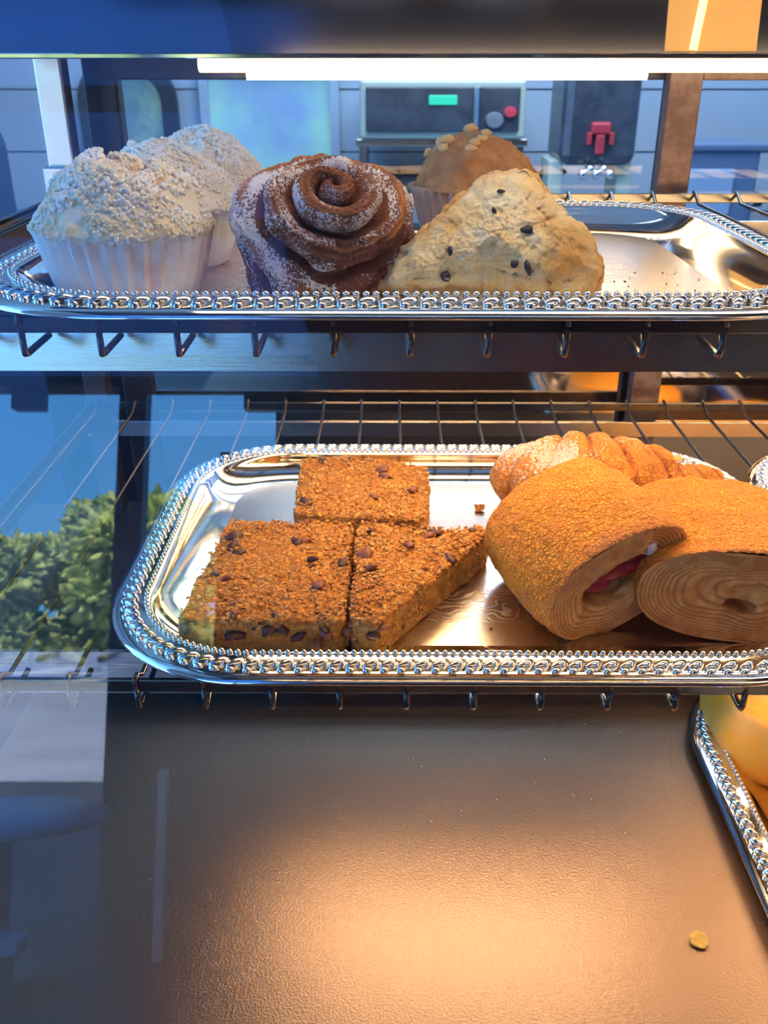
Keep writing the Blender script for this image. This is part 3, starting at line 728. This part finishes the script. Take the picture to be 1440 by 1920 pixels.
# ------------------------------------------------------------------ generic puffy slab from an outline
def smooth_outline(pts, N=220, it=2, cut=0.2):
    pts = [Vector(p) for p in pts]
    for _ in range(it):
        q = []
        for i, p in enumerate(pts):
            nx = pts[(i + 1) % len(pts)]; q += [p.lerp(nx, cut), p.lerp(nx, 1 - cut)]
        pts = q
    L = [0]
    for i in range(len(pts)): L.append(L[-1] + (pts[(i + 1) % len(pts)] - pts[i]).length)
    out = []; i = 0
    for k in range(N):
        s = L[-1] * k / N
        while L[i + 1] < s: i += 1
        t = (s - L[i]) / max(L[i + 1] - L[i], 1e-9); out.append(pts[i].lerp(pts[(i + 1) % len(pts)], t))
    return out

def slab(outline, T, disp, rings=46, sides=14, puff=0.0, rnd=0.003, bulge=0.0, bottom=True):
    """closed body: z from 0 to T over a 2D outline; disp(p, n) -> metres along the normal"""
    N = len(outline); c = sum(outline, Vector((0, 0))) / N
    P = []
    def ring(s, z, push=0.0):
        r = []
        for p in outline:
            d = (p - c); l = d.length
            q = c + d * s + d.normalized() * push; r.append(Vector((q.x, q.y, z)))
        P.append(r)
    for k in range(rings):
        s = 0.002 + (k / (rings - 1)) * 0.998
        edge = 1 - s
        z = T + puff * (1 - s ** 2.4)
        ring(s, z, -rnd * (1 if s > 0.5 else s * 2))
    for k in range(1, 6):
        a = k / 5 * math.pi / 2; ring(1, T - rnd * (1 - math.cos(a)), -rnd * (1 - math.sin(a)))
    for k in range(1, sides + 1):
        u = k / sides; ring(1, (T - rnd) * (1 - u) + 0.0005 * u, bulge * math.sin(u * math.pi))
    if bottom:
        for k in range(1, 9): ring(1 - k / 8 * 0.998, 0.0003)
    nr = len(P); V = []
    for j in range(nr):
        for i in range(N):
            p = P[j][i]; a = P[j][(i + 1) % N] - P[j][i - 1]; b = P[min(j + 1, nr - 1)][i] - P[max(j - 1, 0)][i]
            n = a.cross(b) * 1.0
            if n.length < 1e-12: n = Vector((0, 0, 1))
            n.normalize(); 
            if j < rings and n.z < 0: n = -n
            if j >= rings:
                o = Vector((p.x - c.x, p.y - c.y, 0))
                if j < rings + 5 + sides and n.dot(o + Vector((0, 0, 0.001))) < 0: n = -n
            k = disp(p, n, j / (nr - 1)) if j < rings + 4 + sides else 0
            V.append(p + n * k)
    return V, grid_faces(N, nr)

# ------------------------------------------------------------------ scone
M['scone'] = attr_mat('pale scone dough', (0.82, 0.62, 0.30), (0.70, 0.38, 0.11), 0.7, c0b=(0.88, 0.80, 0.55), nscale=60, bscale=300, bstr=0.9, bdist=0.0018, sugar=(0.80, 0.78, 0.74), sugar_scale=500, sugar_lo=0.58, sugar_hi=0.66)
def scone():
    root = empty('blueberry_scone', (0.052, 0.455, FU), 'pale triangular blueberry scone standing on edge beside the sugared bun', 'scone')
    o2 = [(-0.055, 0.0), (-0.0555, 0.006), (-0.047, 0.019), (-0.0365, 0.0325), (-0.0335, 0.0345), (-0.018, 0.0535), (-0.006, 0.0640), (0.004, 0.0655), (0.016, 0.060), (0.030, 0.0450), (0.0345, 0.037), (0.043, 0.030), (0.0495, 0.020), (0.050, 0.008), (0.046, 0.0), (0.02, -0.001), (-0.02, -0.001)]
    o2 = [(x * (0.93 if x > 0 else 0.99), y * 0.84) for x, y in o2]
    ol = smooth_outline(o2, 300)
    info = {}
    def crack(p): return abs(noise.noise(Vector((p.x, p.y, 2.0)) * 42) + 0.35 * noise.noise(Vector((p.x, p.y, 6.0)) * 130))
    def dsp(p, n, u):
        k = 0.0034 * noise.noise(p * 38 + Vector((2, 0, 5))) + 0.0022 * noise.noise(p * 95) + 0.0018 * noise.noise(p * 220) + 0.0010 * noise.noise(p * 600)
        c = crack(p); k -= 0.0010 * max(0, 1 - c / 0.035)
        lobe = math.exp(-(((p.x - 0.034) / 0.017) ** 2 + ((p.y - 0.018) / 0.020) ** 2)); k += 0.006 * lobe * (1 if u < 0.8 else 0)
        return k
    V, F = slab(ol, 0.026, dsp, rings=90, sides=26, puff=0.009, rnd=0.010, bulge=0.004)
    tone = []; dust = []
    for v in V:
        e = min(1, max(0, (0.026 - v.z) / 0.010)); lobe = math.exp(-(((v.x - 0.036) / 0.016) ** 2 + ((v.y - 0.016) / 0.019) ** 2))
        top = max(0, (v.y - 0.048) / 0.02)
        tone.append(max(0, min(1, 0.55 * e + 0.6 * lobe + 0.35 * top + 0.7 * noise.noise(v * 70) + (0.35 if crack(v) < 0.02 else 0))))
        dust.append(0.18 + 0.35 * math.exp(-(((v.x - 0.030) / 0.007) ** 2 + ((v.y - 0.029) / 0.005) ** 2)) + 0.3 * math.exp(-(((v.x + 0.005) / 0.006) ** 2 + ((v.y - 0.003) / 0.006) ** 2)))
    s = build('dough', V, F, M['scone'], root, tone=tone, dust=dust)
    bm_ = mat('blueberry skin', (0.025, 0.018, 0.045), 0.45)
    for k, (x, y, a, b_) in enumerate(((0.0125, 0.0240, 0.0034, 0.0017), (-0.0225, 0.0150, 0.0012, 0.0022), (-0.024, 0.0045, 0.0024, 0.0024), (0.007, 0.0085, 0.0020, 0.0016), (0.013, 0.0070, 0.0014, 0.0036), (-0.003, 0.0335, 0.0011, 0.0016), (0.000, 0.0435, 0.0018, 0.0008))):
        m = MB(); blob(m, (0, 0, 0), (a, b_, 0.0020), rotm(0, 0, R(20 * (k % 3))), sub=2, jit=0.5, seed=k)
        z = max([v.z for v in V if abs(v.x - x) < 0.0018 and abs(v.y - y) < 0.0018] or [0.03])
        bo = m.build('blueberry', bm_, s, True); bo.location = (x, y, z - 0.0004)
    s.rotation_euler = (R(66), 0, R(-4)); s.location = (0, 0.0, 0.0015)
scone()

# ------------------------------------------------------------------ oat bars
M['oat'] = attr_mat('baked oat bar', (0.64, 0.255, 0.03), (0.74, 0.38, 0.08), 0.6, c0b=(0.88, 0.44, 0.07), nscale=150, bscale=600, bstr=1.0, bdist=0.0018, crackle=230, crackle_col=(0.50, 0.18, 0.025))
M['flake'] = mat('toasted oat flake', (0.74, 0.42, 0.12), 0.6, col2=(0.44, 0.17, 0.03), scale=90)
M['raisin'] = mat('dark raisin', (0.07, 0.022, 0.016), 0.38, bscale=700, bstr=0.6, bdist=0.0006)
M['brown_raisin'] = mat('brown raisin', (0.22, 0.07, 0.03), 0.45, bscale=700, bstr=0.5, bdist=0.0006)
def oat_bar(pts, T, seed, label, nr, extra=()):
    c = sum((Vector(p) for p in pts), Vector((0, 0))) / len(pts)
    root = empty('oat_bar', (c.x, c.y, FM), label, 'oat bar', 'baked oat bars on the lower tray')
    ol = smooth_outline([Vector(p) - c for p in pts], 300, 2, 0.045)
    ol = [p + (p.normalized() * 0.0011 * noise.noise(Vector((p.x, p.y, seed)) * 110)) for p in ol]
    off = Vector((seed * 0.7, seed * 0.31, 0))
    def dsp(p, n, u):
        q = p + off
        k = 0.0022 * noise.noise(q * 60) + 0.0014 * noise.noise(q * 190) + 0.0007 * noise.noise(q * 480)
        return k - 0.0012 * max(0, 0.35 - abs(noise.noise(q * 150))) 
    V, F = slab(ol, T, dsp, rings=80, sides=18, puff=0.0012, rnd=0.0018)
    tone = [max(0, min(1, (0.75 if v.z < T - 0.003 else 0.0) + 0.5 * noise.noise((v + off) * 160))) for v in V]
    body = build('bar_base', V, F, M['oat'], root, tone=tone)
    random.seed(seed); m = MB()
    xs = [p.x for p in ol]; ys = [p.y for p in ol]
    def inside(x, y, mg=0.001):
        r = False; n = len(ol)
        for i in range(n):
            a, b = ol[i], ol[i - 1]
            if (a.y > y) != (b.y > y) and x < (b.x - a.x) * (y - a.y) / (b.y - a.y) + a.x: r = not r
        return r
    cnt = 0
    while cnt < 900:
        x, y = random.uniform(min(xs), max(xs)), random.uniform(min(ys), max(ys))
        if not inside(x, y): continue
        s = random.uniform(0.0008, 0.0019)
        z = T + 0.0012 + 0.0015 * noise.noise((Vector((x, y, T)) + off) * 60) + random.uniform(-0.0009, 0.0003)
        blob(m, (x, y, z), (s, s * 0.75, s * 0.30), rotm(random.gauss(0, 0.5), random.gauss(0, 0.5), random.uniform(0, 6.28)), sub=1, jit=0.5, seed=cnt); cnt += 1
    for k in range(320):                                  # flakes on the cut sides
        i = random.randrange(len(ol)); p = ol[i]; s = random.uniform(0.0008, 0.0016)
        blob(m, (p.x * 0.995, p.y * 0.995, random.uniform(0.001, T)), (s, s * 0.8, s * 0.4), rotm(random.uniform(0, 6), random.uniform(0, 6), 0), sub=1, jit=0.5, seed=k)
    f = m.build('oat_flakes', M['flake'], root, True); f['kind'] = 'stuff'
    k = 0
    while k < nr:
        if k < nr - 4:
            x, y = random.uniform(min(xs), max(xs)), random.uniform(min(ys), max(ys))
            if not inside(x * 1.06, y * 1.06): continue
            loc = (x, y, T + 0.0009)
        else:
            fr_ = [p for p in ol if p.y < min(ys) + 0.012]; p = random.choice(fr_); loc = (p.x, p.y - 0.0003, T * random.uniform(0.35, 0.85))
        mm = MB(); s = random.uniform(0.0022, 0.0052); blob(mm, (0, 0, 0), (s * 1.3, s * 0.9, s * 0.55), sub=2, jit=0.7, seed=k + seed, nf=2)
        o = mm.build('raisin', M['raisin'] if k % 2 else M['brown_raisin'], root, True); o.location = loc; o.rotation_euler = (random.gauss(0, .25), random.gauss(0, .25), random.uniform(0, 6)); k += 1
    for q, (x, y, z, s) in enumerate(extra):
        mm = MB(); blob(mm, (0, 0, 0), (s * 1.4, s * 0.9, s * 0.6), sub=2, jit=0.8, seed=q + 40 + seed, nf=2)
        o = mm.build('raisin', M['raisin'], root, True); o.location = (x - c.x, y - c.y, z); o.rotation_euler = (0.2, 0.1 * q, q * 1.1)
    return root
oat_bar([(-0.1170, 0.4250), (-0.0240, 0.4235), (-0.0235, 0.5420), (-0.1060, 0.5460)], 0.0215, 2, 'front left square oat bar with dark raisins along its edge', 15,
        ((-0.0990, 0.5200, 0.0225, 0.0042), (-0.0975, 0.5080, 0.0225, 0.0036), (-0.0930, 0.4990, 0.0225, 0.0040), (-0.0720, 0.4262, 0.0175, 0.0042), (-0.0660, 0.4258, 0.0160, 0.0048), (-0.0590, 0.4255, 0.0165, 0.0040), (-0.0990, 0.4256, 0.0140, 0.0040), (-0.0340, 0.4245, 0.0150, 0.0036), (-0.0500, 0.4245, 0.0100, 0.0036)))
oat_bar([(-0.0215, 0.4240), (-0.0060, 0.4190), (0.0640, 0.5240), (0.0610, 0.5330), (0.0300, 0.5330), (-0.0205, 0.5420)], 0.0225, 5, 'pointed oat bar wedge, right of the front left oat bar', 12)
oat_bar([(-0.0640, 0.5500), (0.0255, 0.5440), (0.0300, 0.6330), (-0.0200, 0.6460), (-0.0660, 0.6500)], 0.0235, 9, 'rear oat bar with a ragged back edge behind the other two', 11)

# ------------------------------------------------------------------ jam rolls
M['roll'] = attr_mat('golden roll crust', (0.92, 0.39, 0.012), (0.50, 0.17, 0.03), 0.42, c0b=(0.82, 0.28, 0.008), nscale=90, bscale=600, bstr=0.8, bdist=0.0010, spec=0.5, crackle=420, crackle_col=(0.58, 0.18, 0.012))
M['roll_end'] = attr_mat('rolled layers', (0.80, 0.42, 0.13), (0.42, 0.14, 0.03), 0.45, c0b=(0.62, 0.26, 0.06), nscale=140, bscale=500, bstr=0.6, bdist=0.0008)
M['jam'] = mat('red jam', (0.24, 0.012, 0.02), 0.42, spec=0.25)
M['icing'] = mat('white icing', (0.78, 0.72, 0.70), 0.35)
def jam_roll(name, loc, yaw, tilt, roll, a, b, L, seed, label, hole):
    """flattened cylinder along local +Y (towards the viewer after yaw), spiral end at local -Y"""
    root = empty(name, loc, label, 'pastry roll', 'jam filled pastry rolls on the lower tray')
    nu = 420; V = []; tone = []
    prof = []                                             # (y, scale)
    for k in range(26):
        u = k / 25; prof.append((L / 2 - 0.020 * (1 - math.sin(u * math.pi / 2)) * 0 + 0.016 * math.cos(u * math.pi / 2), 0.02 + 0.98 * math.sin(u * math.pi / 2) ** 0.8))
    for k in range(1, 170):
        u = k / 169; prof.append((L / 2 - u * (L - 0.004), 1 + 0.07 * math.sin(u * math.pi)))
    for k in range(1, 9):
        u = k / 8 * math.pi / 2; prof.append((-L / 2 + 0.004 - 0.004 * math.sin(u), 0.955 + 0.045 * math.cos(u)))
    def sect(th, s, y):
        e = 2.35; ct, st = math.cos(th), math.sin(th)
        r = (abs(ct) ** e + abs(st) ** e) ** (-1 / e)
        return Vector((ct * r * a * s, y, st * r * b * s))
    for y, s in prof:
        for i in range(nu):
            th = 2 * math.pi * i / nu; p = sect(th, s, y); q = p + Vector((seed, 0, 0))
            n = Vector((p.x / a, 0, p.z / b)).normalized()
            k = 0.0026 * noise.noise(q * 26) + 0.0012 * noise.noise(q * 70) + 0.0008 * noise.noise(Vector((q.x * 260, q.y * 340, q.z * 260))) + 0.0004 * noise.noise(q * 620)
            V.append(p + n * k)
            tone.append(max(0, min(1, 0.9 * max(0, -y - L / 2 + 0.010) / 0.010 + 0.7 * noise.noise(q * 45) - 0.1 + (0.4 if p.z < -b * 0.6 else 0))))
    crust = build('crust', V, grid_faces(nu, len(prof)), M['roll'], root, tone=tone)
    # end face: spiral sheets
    nr = 120; V = []; tone = []
    for j in range(nr):
        s = 0.955 * (1 - j / (nr - 1)) + 0.02
        for i in range(nu):
            th = 2 * math.pi * i / nu; p = sect(th, s, -L / 2); q = p + Vector((seed * 2, 0, 0))
            ph = (12 * s ** 2.2) + th / (2 * math.pi) + 2.0 * noise.noise(q * 26) + 0.7 * noise.noise(q * 75)
            f = ph - math.floor(ph)
            sheet = abs(f * 2 - 1)
            dep = 0.0045 * (1 - s) + 0.0011 * sheet ** 1.5
            hx, hz, ha, hb, hd = hole
            hh = ((p.x / a - hx) / ha) ** 2 + ((p.z / b - hz) / hb) ** 2
            dep += hd * max(0, 1 - hh) ** 0.5
            dep += (0.0016 + 0.003 * (1 - s)) * noise.noise(q * 60) + 0.0009 * noise.noise(q * 240)
            p.y += dep if s < 0.95 else 0
            V.append(p); tone.append(max(0, min(1, sheet ** 2 * 0.9 + 0.4 * noise.noise(q * 80) + (0.5 if hh < 1.2 else 0))))
    build('rolled_end', V, grid_faces(nu, nr) + [tuple((nr - 1) * nu + i for i in range(nu))], M['roll_end'], root, tone=tone)
    root.rotation_mode = 'XYZ'
    q = Matrix.Rotation(R(yaw), 4, 'Z') @ Matrix.Rotation(R(tilt), 4, 'X') @ Matrix.Rotation(R(roll), 4, 'Y')
    root.rotation_euler = q.to_euler()
    return root
r1 = jam_roll('jam_roll', (0.116, 0.480, FM + 0.037), 22, 6, -24, 0.0465, 0.0310, 0.078, 1.0, 'large golden jam roll with its open spiral end facing right', (0.05, 0.0, 0.55, 0.34, 0.014))
mb = MB()
for k in range(8): blob(mb, (-0.010 + 0.0055 * k, -0.030 + 0.001 * (k % 2), 0.001 + 0.003 * math.sin(k * 1.3) + 0.0008 * k), (0.0085, 0.0050, 0.0052), sub=3, jit=0.25, seed=k)
mb.build('jam_filling', M['jam'], r1, True)
mb = MB(); blob(mb, (0.024, -0.0335, 0.010), (0.0052, 0.004, 0.0058), sub=3, jit=0.3, seed=4); mb.build('icing', M['icing'], r1, True)
mb = MB(); blob(mb, (0.002, -0.035, -0.014), (0.013, 0.006, 0.0060), rotm(0, R(-25), 0), sub=3, jit=0.6, seed=7); blob(mb, (0.018, -0.035, -0.013), (0.011, 0.006, 0.0055), rotm(0, R(-45), 0), sub=3, jit=0.6, seed=9)
fl_ = mb.build('dough_flap', M['roll_end'], r1, True); a_ = fl_.data.attributes.new('tone', 'FLOAT', 'POINT')
r2 = jam_roll('jam_roll', (0.200, 0.482, FM + 0.029), -8, 0, 2, 0.0560, 0.0290, 0.094, 5.0, 'second jam roll lying flat at the right, dark gap in its end', (0.05, -0.25, 0.16, 0.13, 0.012))

# ------------------------------------------------------------------ almond croissants
M['croissant'] = attr_mat('sugared croissant crust', (0.62, 0.24, 0.035), (0.36, 0.11, 0.02), 0.5, c0b=(0.70, 0.31, 0.05), nscale=90, sugar=(0.82, 0.66, 0.56), sugar_scale=420, bscale=420, bstr=0.9, bdist=0.0014, sugar_lo=0.55, sugar_hi=0.64, crackle=260, crackle_col=(0.56, 0.20, 0.03))
M['almond'] = mat('almond flake', (0.66, 0.36, 0.11), 0.5)
def croissant(loc, rz, span, Rm, label, seed, flakes):
    root = empty('almond_croissant', loc, label, 'croissant', 'sugar dusted almond croissants', R(rz))
    nu, nv = 120, 220; V = []; tone = []; dust = []
    for j in range(nv):
        u = j / (nv - 1) * 2 - 1
        ang = u * R(62); rad = span / 2 / math.sin(R(62))
        cx = rad * math.sin(ang); cy = -(rad * math.cos(ang) - rad) * 0.75
        env = max(0.0, 1 - abs(u) ** 2.4) ** 0.5
        seg = u * 3.3 + 0.15 * noise.noise(Vector((u * 4, seed, 0))); f = seg - math.floor(seg)
        st = 0.86 + 0.17 * (math.sin(math.pi * f) ** 0.6)
        r = Rm * env * st
        d = Vector((math.cos(ang), math.sin(ang), 0))      # local tangent
        for i in range(nu):
            th = 2 * math.pi * i / nu; n = Vector((-d.y * math.cos(th), d.x * math.cos(th), math.sin(th)))
            sz = 0.86
            p = Vector((cx, cy, Rm * 0.80)) + n * r * (1 if math.sin(th) > -0.2 else 0.92)
            p += n * (0.0050 * noise.noise(p * 40 + Vector((seed, 0, 0))) + 0.0022 * noise.noise(p * 120) + 0.0006 * noise.noise(p * 400)) * min(1, env * 2)
            p.z = max(0.0005, p.z); V.append(p)
            tone.append(max(0, min(1, (0.8 if f < 0.12 else 0) + 0.6 * noise.noise(p * 60)))); dust.append(0.10 + 0.42 * max(0, n.z) + 0.3 * noise.noise(p * 40 + Vector((0, seed, 0))) + (0.15 if u < -0.1 else -0.10))
    build('pastry', V, grid_faces(nu, nv), M['croissant'], root, tone=tone, dust=dust)
    for k, (x, y, z, s) in enumerate(flakes):
        m = MB(); blob(m, (0, 0, 0), (s, s * 0.72, 0.0007), sub=2, jit=0.3, seed=k)
        o = m.build('almond_flake', M['almond'], root, True); o.location = (x, y, z); o.rotation_euler = (R(15 - 9 * k), R(-12 + 11 * k), k)
    return root
croissant((0.139, 0.594, FM), -4, 0.116, 0.0330, 'almond croissant dusted with sugar behind the large jam roll', 2, ((0.012, 0.010, 0.0495, 0.0075), (0.018, 0.004, 0.0490, 0.0075), (0.006, 0.002, 0.0480, 0.006), (-0.006, 0.006, 0.050, 0.005), (0.028, 0.008, 0.047, 0.005)))
croissant((0.206, 0.602, FM), 10, 0.070, 0.0200, 'small sugared almond croissant peeking out behind the flat roll', 6, ((0.0, 0.004, 0.041, 0.005), (-0.012, 0.0, 0.040, 0.004)))

# ------------------------------------------------------------------ crumbs
def crumb(loc, s, m, label, seed):
    mb = MB(); blob(mb, (0, 0, 0), (s, s * 0.8, s * 0.7), sub=2, jit=0.9, seed=seed, nf=2)
    o = mb.build('pastry_crumb', m, None, True, loc=loc); tag(o, label, 'crumb')
crumb((0.0665, 0.604, FM + 0.0025), 0.0036, M['oat'], 'loose brown crumb on the tray between rear oat bar and croissant', 3)
crumb((-0.0755, 0.513, FU + 0.001), 0.0015, M['crumb'], 'small pale crumb on the upper tray between muffin and bun', 5)
crumb((0.0595, 0.449, FM + 0.0008), 0.0011, M['flake'], 'tiny crumb on the tray in front of the pointed oat bar', 8)
mb = MB()
V, F = slab(smooth_outline([(-0.0055, 0.0), (-0.003, 0.0055), (0.003, 0.006), (0.006, 0.002), (0.0045, -0.0045), (0.0, -0.0055)], 60, 1), 0.0016, lambda p, n, u: 0.0004 * noise.noise(p * 400), rings=10, sides=3, rnd=0.0005)
o = build('pastry_flake', V, F, mat('golden flake', (1.0, 0.62, 0.12), 0.5), None, loc=(0.1905, 0.389, 0.0015)); o.rotation_euler = (R(12), R(-10), R(20)); tag(o, 'single golden pastry flake lying on the bronze deck', 'crumb')
random.seed(77); m = MB()
for k in range(50):
    blob(m, (random.uniform(-0.16, 0.22), random.uniform(0.42, 0.60), 0.0003), (random.uniform(0.00015, 0.00045),) * 3, sub=1, jit=0.3, seed=k)
o = m.build('deck_crumbs', M['crumb'], None, True); o['kind'] = 'stuff'; tag(o, 'fine pale crumbs scattered over the bronze deck', 'crumbs')
m = MB()
for k in range(60):
    blob(m, (random.uniform(0.08, 0.17), random.uniform(0.43, 0.54), FU + 0.0002), (random.uniform(0.0002, 0.0005),) * 3, sub=1, jit=0.3, seed=k)
o = m.build('tray_crumbs', M['raisin'], None, True); o['kind'] = 'stuff'; tag(o, 'fine dark crumbs on the empty right part of the upper tray', 'crumbs')
m = MB()
for k in range(50):
    blob(m, (-0.072 + random.gauss(0, 0.006), random.uniform(0.44, 0.55), FU + 0.0003), (random.uniform(0.0003, 0.0009),) * 3, sub=1, jit=0.4, seed=k)
o = m.build('streusel_crumbs', M['crumb'], None, True); o['kind'] = 'stuff'; tag(o, 'pale streusel crumbs between the front muffin and the bun', 'crumbs')

# ------------------------------------------------------------------ smooth yellow pastries on the deck tray
M['yellow'] = mat('smooth yellow glaze', (0.88, 0.40, 0.025), 0.4, col2=(0.86, 0.54, 0.14), scale=26, lo=0.45, hi=0.8, bscale=160, bstr=0.15, bdist=0.001)
def yellow(loc, rx, rz, pts, T, label, seed):
    ol = smooth_outline(pts, 160, 3)
    V, F = slab(ol, T, lambda p, n, u: 0.002 * noise.noise(p * 22 + Vector((seed, 0, 0))), rings=40, sides=14, puff=0.010, rnd=0.009, bulge=0.003)
    o = build('yellow_pastry', V, F, M['yellow'], None, loc=loc); o.rotation_euler = (R(rx), 0, R(rz)); tag(o, label, 'pastry', 'smooth yellow pastries on the deck tray'); return o
yellow((0.342, 0.568, 0.004), 0, 0, [(-0.086, 0.045), (-0.090, -0.015), (-0.066, -0.052), (0.05, -0.060), (0.09, 0.0), (0.07, 0.060), (-0.05, 0.066)], 0.055, 'rear smooth yellow pastry at the back of the deck tray', 1)
yellow((0.352, 0.440, 0.004), 0, 0, [(-0.070, 0.050), (-0.082, 0.01), (-0.066, -0.05), (0.04, -0.065), (0.08, 0.02), (0.04, 0.062)], 0.052, 'front smooth yellow pastry cut off by the right picture edge', 4)
yellow((0.485, 0.560, 0.004), 0, 0, [(-0.060, 0.055), (-0.064, -0.02), (-0.03, -0.05), (0.04, -0.050), (0.062, 0.0), (0.05, 0.060)], 0.055, 'third smooth yellow pastry, seen only mirrored in the rear panel', 9)
